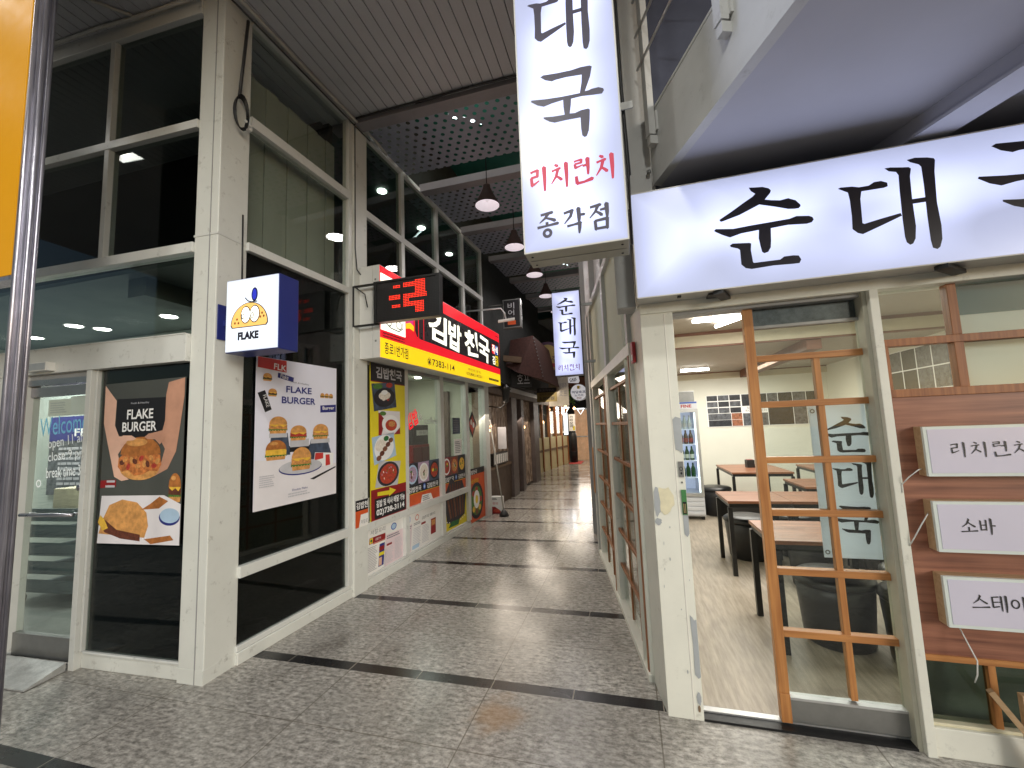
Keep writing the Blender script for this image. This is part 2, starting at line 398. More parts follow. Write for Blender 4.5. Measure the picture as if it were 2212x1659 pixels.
M('acrylic', L(218, 214, 232), 0.16, var=0.03, scale=3, spec=0.6)
M('acrylic_edge', L(222, 230, 226), 0.2, var=0.05)
M('teal_roof', L(40, 110, 92), 0.6, var=0.2, scale=2)
M('thatch_red', L(74, 44, 38), 0.7, var=0.3, scale=22)
M('shop_dark', L(82, 66, 54), 0.6, var=0.3, scale=6)
M('pillar_dark', L(92, 82, 80), 0.5, var=0.2, scale=6)
M('pillar_tan', L(122, 100, 78), 0.6, var=0.2, scale=6)
M('cream_panel', L(206, 196, 156), 0.5, var=0.08, scale=3)
M('leaf', L(78, 112, 34), 0.6, var=0.5, scale=9)
M('leaf_light', L(150, 176, 66), 0.6, var=0.4, scale=9)
M('tent_vinyl', L(196, 160, 128), 0.25, var=0.18, scale=4, emis=0.22, ecol=L(226, 180, 140))
M('red_mat', L(190, 70, 66), 0.7, var=0.2)
M('rack_grey', L(92, 104, 104), 0.5, var=0.1)
M('chalk', L(236, 242, 244), 0.6)
M('chalk_blue', L(120, 190, 220), 0.6)
M('fire_red', L(170, 40, 44), 0.45)
M('partition_white', L(226, 230, 228), 0.6, var=0.03, scale=2)
M('reveal_paint', L(190, 186, 168), 0.5, var=0.06, dirt=0.2)
M('cornice_edge', L(224, 220, 212), 0.4)
wood('wood_orange', L(152, 96, 52), L(194, 136, 80), 'z', 0.42)
wood('wood_orange_h', L(152, 96, 52), L(194, 136, 80), 'x', 0.42)
wood('wood_muntin', L(124, 74, 42), L(174, 114, 68), 'z', 0.5)
wood('wood_panel', L(112, 68, 54), L(172, 118, 94), 'x', 0.4, fine=38, long=1.4)
wood('wood_light', L(172, 140, 104), L(200, 170, 134), 'x', 0.5)
wood('table_wood', L(106, 66, 46), L(156, 106, 78), 'x', 0.33, fine=26, long=1.6)
wood('vinyl_floor', L(136, 126, 112), L(178, 166, 150), 'y', 0.42, fine=44, long=4.5)
def thin_board():
    m, N, K, P = newmat('translucent_board')
    P.inputs['Base Color'].default_value = L(222, 228, 236); P.inputs['Roughness'].default_value = 0.3
    t = N.new('ShaderNodeBsdfTranslucent'); t.inputs[0].default_value = L(226, 234, 240)
    mx = N.new('ShaderNodeMixShader'); mx.inputs[0].default_value = 0.6
    o = N['Material Output']; K.new(P.outputs[0], mx.inputs[1]); K.new(t.outputs[0], mx.inputs[2]); K.new(mx.outputs[0], o.inputs[0])
thin_board()
def blind_mat():
    m, N, K, P = newmat('blind')
    co = mapped(N, K, (2, 2, 2)); c = ramp(N, K, noise(N, K, co, 1.5, 3), [(0.3, L(198, 200, 178)), (0.7, L(222, 222, 202))])
    K.new(c, P.inputs['Base Color']); P.inputs['Roughness'].default_value = 0.7
    t = N.new('ShaderNodeBsdfTranslucent'); K.new(c, t.inputs[0])
    mx = N.new('ShaderNodeMixShader'); mx.inputs[0].default_value = 0.55
    o = N['Material Output']; K.new(P.outputs[0], mx.inputs[1]); K.new(t.outputs[0], mx.inputs[2]); K.new(mx.outputs[0], o.inputs[0])
blind_mat()
glass('glass_clear', (0.90, 0.93, 0.91))
glass('glass_dark', (0.62, 0.66, 0.64), gl=0.8)
glass('glass_green', (0.66, 0.74, 0.70), gl=0.9)
glass('vinyl_clear', (0.80, 0.74, 0.68), ior=1.7)
def vinyl_mat():
    m, N, K, P = newmat('vinyl_curtain')
    co = mapped(N, K, (9, 9, 1.6))
    n1 = noise(N, K, co, 2.6, 5, 0.7)
    K.new(ramp(N, K, n1, [(0.32, L(84, 70, 60)), (0.55, L(170, 148, 130)), (0.68, L(232, 220, 206))]), P.inputs['Base Color'])
    P.inputs['Roughness'].default_value = 0.18
    bn = N.new('ShaderNodeBump'); bn.inputs['Strength'].default_value = 0.9; bn.inputs['Distance'].default_value = 0.03
    K.new(n1, bn.inputs['Height']); K.new(bn.outputs[0], P.inputs['Normal'])
vinyl_mat()
def floor_mat():
    m, N, K, P = newmat('granite')
    tc = N.new('ShaderNodeTexCoord'); co = tc.outputs['Object']
    sp = N.new('ShaderNodeSeparateXYZ'); K.new(co, sp.inputs[0]); X, Y = sp.outputs[0], sp.outputs[1]
    g1 = noise(N, K, co, 46, 6, 0.8)
    g2 = noise(N, K, mapped(N, K, (20, 44, 30)), 1.0, 4, 0.62)
    g = math_n(N, K, 'ADD', math_n(N, K, 'MULTIPLY', g1, 0.45), math_n(N, K, 'MULTIPLY', g2, 0.55))
    base = ramp(N, K, g, [(0.37, L(100, 97, 92)), (0.46, L(150, 146, 140)), (0.54, L(188, 183, 176)), (0.64, L(226, 221, 214))])
    st = noise(N, K, co, 1.3, 5, 0.6)
    base = mixc(N, K, ramp(N, K, st, [(0.36, (0.34, 0.34, 0.34, 1)), (0.62, (0, 0, 0, 1))]), base, L(104, 100, 94))
    tr = noise(N, K, mapped(N, K, (2.2, 0.9, 1)), 1.7, 6, 0.65)
    base = mixc(N, K, ramp(N, K, tr, [(0.54, (0, 0, 0, 1)), (0.70, (0.42, 0.42, 0.42, 1))]), base, L(78, 72, 64))
    # each slab has a tone of its own
    cell = N.new('ShaderNodeTexWhiteNoise'); cell.noise_dimensions = '2D'
    cb = N.new('ShaderNodeCombineXYZ')
    K.new(math_n(N, K, 'FLOOR', math_n(N, K, 'DIVIDE', math_n(N, K, 'ADD', X, 0.92), 0.98)), cb.inputs[0])
    K.new(math_n(N, K, 'FLOOR', math_n(N, K, 'DIVIDE', math_n(N, K, 'SUBTRACT', Y, 2.075), 0.54)), cb.inputs[1])
    K.new(cb.outputs[0], cell.inputs[0])
    base = mixc(N, K, math_n(N, K, 'MULTIPLY', cell.outputs['Value'], 0.20), base, L(112, 104, 94))
    # rusty stain
    dx = math_n(N, K, 'DIVIDE', math_n(N, K, 'ADD', X, 0.80), 0.17); dy = math_n(N, K, 'DIVIDE', math_n(N, K, 'SUBTRACT', Y, 2.36), 0.20)
    rr = math_n(N, K, 'SQRT', math_n(N, K, 'ADD', math_n(N, K, 'MULTIPLY', dx, dx), math_n(N, K, 'MULTIPLY', dy, dy)))
    rn = math_n(N, K, 'ADD', rr, math_n(N, K, 'MULTIPLY_ADD', noise(N, K, co, 7, 5), 1.8, -0.9))
    base = mixc(N, K, ramp(N, K, rn, [(0.25, (0.55, 0.55, 0.55, 1)), (1.0, (0, 0, 0, 1))]), base, L(158, 118, 70))
    def line(v, per, off, half):
        a = math_n(N, K, 'DIVIDE', math_n(N, K, 'SUBTRACT', v, off), per)
        d = math_n(N, K, 'MULTIPLY', math_n(N, K, 'ABSOLUTE', math_n(N, K, 'SUBTRACT', math_n(N, K, 'FRACT', math_n(N, K, 'ADD', a, 0.5)), 0.5)), per)
        return math_n(N, K, 'LESS_THAN', d, half)
    jn = math_n(N, K, 'MAXIMUM', line(X, 0.98, -0.92, 0.0035), line(Y, 1.075, 2.075, 0.003))
    base = mixc(N, K, math_n(N, K, 'MULTIPLY', jn, 0.7), base, L(88, 80, 66))
    band = line(Y, 1.075, 2.62, 0.045)
    bj = math_n(N, K, 'MULTIPLY', band, line(X, 0.5, -0.91, 0.003))
    blk = mixc(N, K, noise(N, K, co, 45, 4), L(22, 22, 24), L(44, 43, 45))
    base = mixc(N, K, band, base, blk)
    base = mixc(N, K, bj, base, L(150, 142, 130))
    K.new(base, P.inputs['Base Color'])
    # trodden and dull towards the street, polished inside the passage
    far = math_n(N, K, 'MULTIPLY_ADD', Y, 0.28, -0.55, clamp=True)
    rg = math_n(N, K, 'MULTIPLY_ADD', noise(N, K, co, 2.2, 5), 0.30, 0.14)
    rg = math_n(N, K, 'SUBTRACT', rg, math_n(N, K, 'MULTIPLY', far, 0.13))
    K.new(math_n(N, K, 'MAXIMUM', rg, 0.10), P.inputs['Roughness'])
    P.inputs['Specular IOR Level'].default_value = 0.5
    bn = N.new('ShaderNodeBump'); bn.inputs['Strength'].default_value = 0.10; bn.inputs['Distance'].default_value = 0.002
    K.new(math_n(N, K, 'ADD', g1, math_n(N, K, 'MULTIPLY', jn, -1.0)), bn.inputs['Height']); K.new(bn.outputs[0], P.inputs['Normal'])
floor_mat()
def perf_mat():
    """sheet metal punched with staggered round holes"""
    m = bpy.data.materials.new('perforated'); m.use_nodes = True; N = m.node_tree.nodes; K = m.node_tree.links; P = N['Principled BSDF']; MATS['perforated'] = m
    tc = N.new('ShaderNodeTexCoord'); sp = N.new('ShaderNodeSeparateXYZ'); K.new(tc.outputs['Object'], sp.inputs[0])
    px, py = 0.115, 0.095
    row = math_n(N, K, 'FLOOR', math_n(N, K, 'DIVIDE', sp.outputs[1], py))
    odd = math_n(N, K, 'MULTIPLY', math_n(N, K, 'FLOORED_MODULO', row, 2.0), 0.5)
    fx = math_n(N, K, 'MULTIPLY', math_n(N, K, 'SUBTRACT', math_n(N, K, 'FRACT', math_n(N, K, 'ADD', math_n(N, K, 'DIVIDE', sp.outputs[0], px), odd)), 0.5), px)
    fy = math_n(N, K, 'MULTIPLY', math_n(N, K, 'SUBTRACT', math_n(N, K, 'FRACT', math_n(N, K, 'DIVIDE', sp.outputs[1], py)), 0.5), py)
    d2 = math_n(N, K, 'ADD', math_n(N, K, 'MULTIPLY', fx, fx), math_n(N, K, 'MULTIPLY', fy, fy))
    hole = math_n(N, K, 'LESS_THAN', d2, 0.0235**2)
    P.inputs['Roughness'].default_value = 0.5; P.inputs['Metallic'].default_value = 0.1
    K.new(mixc(N, K, noise(N, K, tc.outputs['Object'], 2, 4), L(128, 133, 148), L(152, 156, 172)), P.inputs['Base Color'])
    K.new(math_n(N, K, 'SUBTRACT', 1.0, hole), P.inputs['Alpha'])
perf_mat()
# ------------------------------------------------------------------ setting
g = MB(); g.rect(-60, 60, -60, 60, 'granite', 0); g.v = [(x, z, 0.0) for x, y, z in g.v]
struct(g.build('pavement'))
g = MB(); g.box(0.25, 3.3, 2.66, 9.4, -0.05, 0.006, 'vinyl_floor'); struct(g.build('restaurant_floor'))
M('screed', L(126, 130, 124), 0.35, var=0.1, scale=2)
g = MB(); g.box(-7.5, -2.95, 2.35, 5.6, -0.05, 0.004, 'screed'); struct(g.build('burger_shop_floor'))
# boarded soffit: every board is a real strip with a dark gap
g = MB(); x = -9.0
while x < 3.2:
    g.box(x, x+0.0985, -3.2, 3.66, 4.955, 4.975, 'soffit_plank'); x += 0.106
g.box(-9.0, 3.2, -3.2, 3.66, 4.985, 5.0, 'dark_gap_shade')
so = struct(g.build('ceiling'))

# ------------------------------------------------------------------ burger shop storefront (corner building)
bs = thing('burger_storefront', 'white framed double height glass storefront with boxy corner column, black panes beside the passage', 'storefront', FLm)
def pane(x0, x1, z0, z1, y, frame, root, mat='glass_dark', name='window_pane'):
    p = MB(); p.box(x0, x1, y, y+0.006, z0, z1, mat); return p.build(name, root, frame)
col = MB()
# corner column: street face 0.21 wide, alley face 0.235 long, in street-face coordinates
col.box(-0.213, -0.004, 0.004, 0.25, 0.0, 4.95, 'white_paint')
o = col.build('corner_column', bs, None, bevel=0.006)
c2 = MB(); c2.box(-0.075, -0.069, -0.001, 0.004, 0.0, 4.95, 'grey_paint'); c2.box(-0.216, -0.001, 0.0, 0.253, 3.035, 3.05, 'white_frame')
c2.box(-0.214, -0.0025, 0.002, 0.252, 0.0, 0.09, 'white_paint'); c2.build('column_trim', bs)
fr = MB()
def hbar(x0, x1, z0, z1, y0=-0.012, y1=0.07): fr.box(x0, x1, y0, y1, z0, z1, 'white_frame')
hbar(-3.2, -0.213, 4.83, 4.953); hbar(-3.2, -0.213, 3.89, 3.955); hbar(-3.2, -0.213, 2.925, 3.0)
fr.box(-1.14, -1.09, -0.008, 0.066, 3.0, 3.89, 'white_frame'); fr.box(-1.14, -1.09, -0.008, 0.066, 3.955, 4.83, 'white_frame')
fr.each('transom', bs, bevel=0.003)
h = MB(); h.box(-3.2, -0.213, -0.03, 0.10, 2.125, 2.322, 'white_frame'); h.box(-3.2, -0.213, -0.036, -0.03, 2.315, 2.325, 'white_frame')
h.build('door_header', bs, bevel=0.004)
h = MB(); h.box(-1.158, -1.108, -0.02, 0.08, 0.0, 2.125, 'white_frame'); h.box(-1.100, -1.082, 0.005, 0.06, 0.118, 2.125, 'white_frame')
h.box(-1.108, -1.100, 0.012, 0.06, 0.118, 2.125, 'grey_paint')
h.box(-3.2, -1.815, -0.02, 0.08, 0.0, 2.125, 'white_frame'); h.each('door_jamb', bs, bevel=0.003)
h = MB(); h.box(-1.108, -0.213, 0.022, 0.08, 0.0, 0.10, 'white_paint'); h.box(-1.09, -0.213, 0.012, 0.07, 0.10, 0.118, 'white_frame'); h.build('window_sill', bs, bevel=0.006)
for x0, x1, z0, z1 in ((-3.2, -1.14, 3.955, 4.83), (-1.09, -0.213, 3.955, 4.83), (-3.2, -1.14, 3.0, 3.89), (-1.09, -0.213, 3.0, 3.89)):
    pane(x0, x1, z0, z1, 0.03, None, bs)
pane(-3.2, -0.213, 2.322, 2.925, 0.03, None, bs, 'glass_clear')
pane(-1.082, -0.213, 0.118, 2.125, 0.03, None, bs)
d = MB(); d.box(-1.808, -1.16, 0.035, 0.045, 0.19, 1.955, 'glass_clear'); door = d.build('glass_door', bs)
d = MB(); d.box(-1.812, -1.158, 0.02, 0.06, 1.955, 2.03, 'steel'); d.box(-1.812, -1.158, 0.0, 0.07, 2.04, 2.085, 'steel'); d.box(-1.812, -1.158, 0.01, 0.06, 2.085, 2.125, 'grey_paint'); d.build('top_rail', door)
d = MB(); d.box(-1.812, -1.158, 0.02, 0.06, 0.03, 0.19, 'dull_steel'); d.build('kick_plate', door)
d = MB(); d.tube([(-1.73, -0.03, 1.06), (-1.19, -0.03, 1.065)], 0.014, 'steel'); d.tube([(-1.70, -0.03, 1.06), (-1.70, 0.04, 1.06)], 0.01, 'steel'); d.tube([(-1.22, -0.03, 1.065), (-1.22, 0.04, 1.065)], 0.01, 'steel'); d.build('door_handle', door)
d = MB(); d.tube([(-1.205, -0.0, 1.255), (-1.205, 0.035, 1.255)], 0.02, 'steel', 12); d.build('door_knob', door)
d = MB(); y = 0.03
d.text('Welcome', -1.70, -1.20, 1.66, 1.80, 'chalk_blue', y, rot=4); d.text('open 11 am', -1.60, -1.20, 1.55, 1.645, 'chalk', y, rot=7)
d.text('close 9 pm', -1.59, -1.20, 1.445, 1.535, 'chalk', y, rot=5); d.text('break time 3-5', -1.60, -1.18, 1.335, 1.415, 'chalk', y, rot=3)
d.ring(-1.672, 1.285, 0.028, 0.03, 0.011, 'chalk', y); d.each('chalk_lettering', door)
d = MB(); d.box(-1.695, -1.472, -0.085, -0.03, 2.14, 2.205, 'white_plastic'); d.box(-1.69, -1.478, -0.088, -0.085, 2.146, 2.199, 'alu'); d.build('door_sensor', bs, bevel=0.006)
# interior shell of the dark shop, seen through the panes
M('shop_wall', L(170, 180, 174), 0.7, var=0.08, scale=1.5)
I_ = MB()
I_.box(-8.6, -4.5, 3.95, 4.0, 0, 2.96, 'shop_wall'); I_.box(-8.7, -8.6, 2.3, 4.0, 0, 2.96, 'shop_wall'); I_.box(-4.5, -4.45, 3.66, 3.95, 0, 2.96, 'shop_wall')
I_.build('back_wall', bs, I4)
I_ = MB(); I_.box(-7.6, -3.0, 3.55, 3.59, 3.0, 4.94, 'dark_gap_shade'); I_.box(-7.65, -7.6, 2.3, 3.6, 3.0, 4.94, 'dark_gap_shade'); I_.build('upper_back_wall', bs, I4)  # near-black walls: the unlit upper room put into their colour
I_ = MB(); I_.box(-1.082, -0.213, 0.045, 0.05, 0.118, 2.125, 'black'); I_.build('dark_film_shade', bs)
I_ = MB(); I_.box(0.235, 1.37, 0.045, 0.05, 0.125, 3.0, 'black'); I_.build('dark_film_shade', bs, PLm)  # black sheet in place of the unlit shop behind the alley panes
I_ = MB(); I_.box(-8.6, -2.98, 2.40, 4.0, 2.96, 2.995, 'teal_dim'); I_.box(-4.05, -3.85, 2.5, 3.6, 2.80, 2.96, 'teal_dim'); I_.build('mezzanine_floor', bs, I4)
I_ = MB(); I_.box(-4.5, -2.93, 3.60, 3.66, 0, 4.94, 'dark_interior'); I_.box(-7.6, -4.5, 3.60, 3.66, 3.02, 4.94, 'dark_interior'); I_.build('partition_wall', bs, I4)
# alley side
f2 = MB()
for x0, x1, z0, z1 in ((0.235, 1.37, 4.915, 4.953), (0.235, 1.37, 4.02, 4.105), (0.235, 1.37, 3.0, 3.065), (0.235, 1.37, 0.585, 0.665)):
    f2.box(x0, x1, -0.012, 0.07, z0, z1, 'white_frame')
f2.box(1.37, 1.43, -0.008, 0.07, 0.125, 4.953, 'white_frame')
f2.each('transom', bs, PLm, bevel=0.003)
f2 = MB(); f2.box(0.235, 1.44, -0.006, 0.07, 0.0, 0.085, 'white_paint'); f2.box(0.235, 1.44, 0.004, 0.07, 0.085, 0.125, 'white_frame'); f2.build('base_rail', bs, PLm, bevel=0.006)
f2 = MB(); f2.box(1.432, 1.645, -0.025, 0.12, 0.0, 4.953, 'white_paint'); f2.build('white_pillar', bs, PLm, bevel=0.004)
for z0, z1 in ((4.105, 4.915), (3.065, 4.02), (0.665, 3.0), (0.125, 0.585)):
    pane(0.235, 1.37, z0, z1, 0.03, PLm, bs, 'glass_clear' if z0 > 3 else 'glass_dark')
bl = MB()
for i in range(9):
    x = 0.27+i*0.12; bl.box(x, x+0.119, 0.16+0.012*(i % 2), 0.17+0.012*(i % 2), 3.07, 4.62, 'blind_dim' if 'blind_dim' in MATS else M('blind_dim', L(150, 152, 142), 0.8, var=0.10, scale=1.4))
bl.build('window_blind', bs, PLm)
# upper storey run along the alley
up = MB()
for x0, x1 in ((2.365, 2.44), (3.30, 3.375), (4.22, 4.30), (5.05, 5.12)): up.box(x0, x1, -0.006, 0.07, 2.2, 4.953, 'white_frame')
up.box(1.645, 5.12, -0.012, 0.074, 4.90, 4.953, 'white_frame'); up.box(1.645, 5.12, -0.012, 0.074, 3.96, 4.04, 'white_frame')
up.each('mullion', bs, PLm, bevel=0.003)
for x0, x1 in ((1.645, 2.365), (2.44, 3.30), (3.375, 4.22), (4.30, 5.05)):
    pane(x0, x1, 4.04, 4.90, 0.03, PLm, bs, 'glass_green'); pane(x0, x1, 2.35, 3.96, 0.03, PLm, bs)
b2 = MB(); b2.box(1.5, 9.5, 1.2, 1.3, 2.7, 5.8, 'dark_interior'); b2.box(1.5, 9.5, 0.08, 1.2, 4.955, 4.99, 'teal_dim'); b2.box(5.12, 9.5, 0.0, 0.1, 2.5, 5.9, 'dark_interior'); b2.box(1.5, 5.12, 0.0, 0.1, 4.955, 5.9, 'dark_interior')
b2.build('upper_wall', bs, PLm)
# ---- posters and the lit cube sign
def burger(a, x0, x1, z0, z1, y, fill='patty', top='bun'):
    w = x1-x0; h = z1-z0; cx = (x0+x1)/2
    a.slab([(x0+w*0.06, z0+h*0.02), (x1-w*0.06, z0+h*0.02), (x1-w*0.02, z0+h*0.2), (x0+w*0.02, z0+h*0.2)], 'bun', y, y+0.001)
    pts = [(x0-w*0.03+w*1.06*i/14, z0+h*(0.17+0.05*(i % 2))) for i in range(15)]+[(x1+w*0.02, z0+h*0.34), (x0-w*0.02, z0+h*0.34)]
    a.poly(pts, 'print_green', y-0.0008)
    a.poly([(x0, z0+h*0.27), (x1, z0+h*0.25), (x1+w*0.02, z0+h*0.50), (x0-w*0.01, z0+h*0.52)], fill, y-0.0012)
    a.poly([(x0+w*0.04, z0+h*0.50), (x0+w*0.30, z0+h*0.40), (x0+w*0.55, z0+h*0.49), (x0+w*0.8, z0+h*0.38), (x1-w*0.02, z0+h*0.50), (x1-w*0.05, z0+h*0.57), (x0+w*0.05, z0+h*0.57)], 'cheese', y-0.0016)
    a.poly([(x0-w*0.01, z0+h*0.53), (x1+w*0.01, z0+h*0.53)]+[(cx+w*0.5*math.cos(R(t)), z0+h*0.56+h*0.44*math.sin(R(t))) for t in range(0, 181, 12)], top, y-0.002)
    a.ell(cx-w*0.12, z0+h*0.83, w*0.2, h*0.08, 'bun', y-0.0024)
p = thing('poster', 'white burger poster with six burgers, stuck inside the tall black pane left of the passage', 'poster', PLm)
a = MB(); a.slab([(0.345, 1.02), (1.22, 1.02), (1.22, 2.205), (0.345, 2.20)], 'poster_white', 0.012, 0.016); y = 0.0105
a.poly([(0.356, 2.198), (0.356, 2.115), (0.628, 2.10), (0.628, 2.198)], 'print_red', y); a.poly([(0.541, 2.052), (0.70, 2.026), (0.706, 2.066), (0.545, 2.092)], 'print_navy', y)
a.poly([(0.36, 1.915), (0.43, 1.765), (0.49, 1.79), (0.425, 1.94)], 'print_black', y); a.poly([(1.012, 1.775), (1.212, 1.785), (1.212, 1.855), (1.012, 1.84)], 'print_navy', y)
for cx, cz, s_ in ((0.445, 2.045, 0.04), (0.495, 1.925, 0.04)): burger(a, cx-s_, cx+s_, cz-s_*0.8, cz+s_*0.8, y)
for i in range(3): burger(a, 1.01+i*0.055, 1.06+i*0.055, 1.91, 1.955, y)
a.poly([(0.345, 1.02), (1.22, 1.02), (1.22, 1.30), (0.86, 1.36), (0.345, 1.40)], 'print_table', y+0.0006)
a.poly([(0.47, 1.42), (0.68, 1.42), (0.65, 1.60), (0.49, 1.60)], 'print_slate', y); a.poly([(0.86, 1.36), (1.17, 1.36), (1.10, 1.535), (0.90, 1.535)], 'print_slate', y); a.poly([(0.66, 1.44), (0.90, 1.44), (0.90, 1.49), (0.66, 1.49)], 'print_black', y+0.0003)
a.rect(0.47, 0.645, 1.565, 1.60, 'print_lgrey', y-0.0004); a.rect(0.675, 0.88, 1.48, 1.545, 'print_lgrey', y-0.0004); a.rect(0.90, 1.13, 1.50, 1.54, 'print_lgrey', y-0.0004)
burger(a, 0.468, 0.64, 1.595, 1.735, y-0.001, 'filling'); burger(a, 0.675, 0.848, 1.532, 1.662, y-0.001, 'tomato'); burger(a, 0.925, 1.11, 1.533, 1.672, y-0.001, 'filling'); burger(a, 0.44, 0.635, 1.385, 1.545, y-0.001, 'cheese', 'bun_dark')
a.ell(0.80, 1.305, 0.235, 0.062, 'print_navy', y-0.001); a.ell(0.80, 1.312, 0.23, 0.058, 'print_lgrey', y-0.0014)
burger(a, 0.69, 0.90, 1.28, 1.475, y-0.003, 'filling')
a.poly([(0.935, 1.30), (1.17, 1.285), (1.185, 1.40), (0.95, 1.42)], 'print_white', y-0.001); a.poly([(0.945, 1.35), (1.05, 1.36), (1.05, 1.41), (0.955, 1.415)], 'print_red', y-0.0014); a.poly([(1.08, 1.29), (1.14, 1.295), (1.13, 1.39), (1.08, 1.39)], 'print_red', y-0.0014)
a.poly([(0.895, 1.195), (0.94, 1.185), (1.21, 1.262), (1.21, 1.275)], 'print_black', y-0.001)
pp = a.build('sheet', p)
a = MB(); y = 0.006
a.text('FLAKE', 0.624, 0.901, 1.935, 1.99, 'print_navy', y, 0.02); a.text('BURGER', 0.581, 0.947, 1.842, 1.90, 'print_navy', y, 0.02)
a.text('Fresh & Healthy', 0.67, 0.87, 2.012, 2.03, 'print_grey', y, rot=-3); a.text('FLK', 0.50, 0.622, 2.112, 2.16, 'print_white', y, 0.02, rot=-4)
a.text('Flake', 0.565, 0.645, 2.045, 2.08, 'print_white', y, rot=-6); a.text('Burger', 1.035, 1.185, 1.795, 1.835, 'print_white', y, 0.02, rot=3)
a.text('FLAKE', 0.385, 0.485, 1.84, 1.87, 'print_white', y, rot=-68)
a.lines(0.386, 0.53, 1.185, 1.28, 6, 'print_lgrey', y); a.text('Double Flake', 0.70, 0.865, 1.12, 1.137, 'print_navy', y); a.lines(0.66, 0.90, 1.07, 1.11, 2, 'print_lgrey', y)
a.each('lettering', p)

p = thing('poster', 'tall dark poster of two arms holding a burger, in the pane beside the glass door', 'poster', FLm)
a = MB(); a.slab([(-1.0, 0.86), (-0.25, 0.865), (-0.25, 2.02), (-1.005, 2.01)], 'print_dark' if 'print_dark' in MATS else M('print_dark', L(74, 76, 72), 0.45, var=0.12, scale=3), 0.012, 0.016); y = 0.0105
a.poly([(-0.882, 1.64), (-0.78, 1.60), (-0.52, 1.60), (-0.422, 1.64), (-0.422, 1.885), (-0.882, 1.893)], 'print_black', y)
a.poly([(-1.003, 2.0), (-0.885, 1.88), (-0.89, 1.70), (-0.845, 1.62), (-0.73, 1.615), (-0.70, 1.585), (-0.79, 1.56), (-0.845, 1.49), (-0.80, 1.36), (-0.73, 1.31), (-0.80, 1.30), (-0.87, 1.33), (-0.90, 1.42), (-0.955, 1.58), (-1.0, 1.72)], 'skin_print', y-0.0005)
a.poly([(-0.255, 2.015), (-0.255, 1.88), (-0.285, 1.66), (-0.31, 1.50), (-0.38, 1.38), (-0.50, 1.33), (-0.44, 1.42), (-0.41, 1.52), (-0.45, 1.575), (-0.53, 1.60), (-0.56, 1.63), (-0.44, 1.65), (-0.42, 1.72), (-0.42, 1.90), (-0.40, 1.99)], 'skin_print_dark', y-0.0005)
a.ell(-0.635, 1.39, 0.185, 0.085, 'bun', y-0.001, a0=180, a1=360)
a.poly([(-0.84, 1.40), (-0.80, 1.365), (-0.74, 1.375), (-0.68, 1.335), (-0.60, 1.345), (-0.54, 1.37), (-0.47, 1.365), (-0.435, 1.41), (-0.45, 1.48), (-0.60, 1.515), (-0.78, 1.50), (-0.835, 1.46)], 'crispy', y-0.0014)
for k in range(12): a.ell(-0.80+0.03*k, 1.43+0.03*math.sin(k*2.3), 0.026, 0.018, ('patty', 'filling', 'tomato', 'bun')[k % 4], y-0.0017-0.00003*k, 9, rot=k*37)
a.poly([(-0.82, 1.49), (-0.72, 1.475), (-0.55, 1.478), (-0.445, 1.488)]+[(-0.632+0.185*math.cos(R(t)), 1.495+0.115*math.sin(R(t))) for t in range(0, 181, 10)], 'bun_dark', y-0.0024); a.ell(-0.67, 1.572, 0.10, 0.028, 'bun', y-0.0027)
a.poly([(-1.0, 1.25), (-0.85, 1.26), (-0.85, 1.31), (-1.0, 1.305)], 'print_dkred', y); a.rect(-0.95, -0.86, 1.255, 1.27, 'print_lgrey', y-0.0004); a.rect(-0.94, -0.86, 1.29, 1.305, 'print_lgrey', y-0.0004)
burger(a, -0.36, -0.253, 1.15, 1.35, y, 'patty', 'bun_dark')
a.poly([(-1.0, 0.862), (-0.25, 0.866), (-0.25, 1.14), (-0.40, 1.20), (-0.98, 1.195)], 'print_table', y-0.0004); a.poly([(-0.60, 1.10), (-0.44, 1.11), (-0.36, 1.16), (-0.44, 1.19), (-0.52, 1.14)], 'bun_dark', y-0.001)
a.poly([(-0.99, 0.93), (-0.80, 0.92), (-0.56, 0.91), (-0.53, 0.99), (-0.55, 1.08), (-0.64, 1.15), (-0.78, 1.17), (-0.90, 1.13), (-0.95, 1.04)], 'bun', y-0.001); a.poly([(-1.0, 1.0), (-0.93, 0.94), (-0.78, 0.90), (-0.60, 0.885), (-0.60, 0.93), (-0.82, 0.96), (-0.94, 1.03)], 'patty', y-0.0014); a.poly([(-1.0, 1.01), (-0.95, 0.95), (-0.9, 0.97), (-0.94, 1.03), (-0.98, 1.06)], 'cheese', y-0.0018); a.poly([(-0.56, 0.90), (-0.33, 0.93), (-0.30, 0.90), (-0.5, 0.868)], 'bun_dark', y-0.0012)
a.ell(-0.345, 1.05, 0.092, 0.055, 'print_navy', y-0.001); a.ell(-0.342, 1.062, 0.086, 0.05, 'print_ltblue', y-0.0014)
a.poly([(-0.87, 1.60), (-0.80, 1.625), (-0.72, 1.622), (-0.675, 1.60), (-0.70, 1.588), (-0.77, 1.585), (-0.82, 1.55)], 'skin_print', y-0.003)
a.poly([(-0.41, 1.60), (-0.47, 1.632), (-0.56, 1.632), (-0.60, 1.608), (-0.57, 1.592), (-0.50, 1.588), (-0.455, 1.55)], 'skin_print_dark', y-0.003)
pp = a.build('sheet', p)
a = MB(); a.text('FLAKE', -0.772, -0.526, 1.74, 1.81, 'print_white', 0.006, 0.02); a.text('BURGER', -0.812, -0.49, 1.65, 1.72, 'print_white', 0.006, 0.02); a.text('Fresh & Healthy', -0.74, -0.57, 1.845, 1.862, 'print_lgrey', 0.006); a.each('lettering', p)

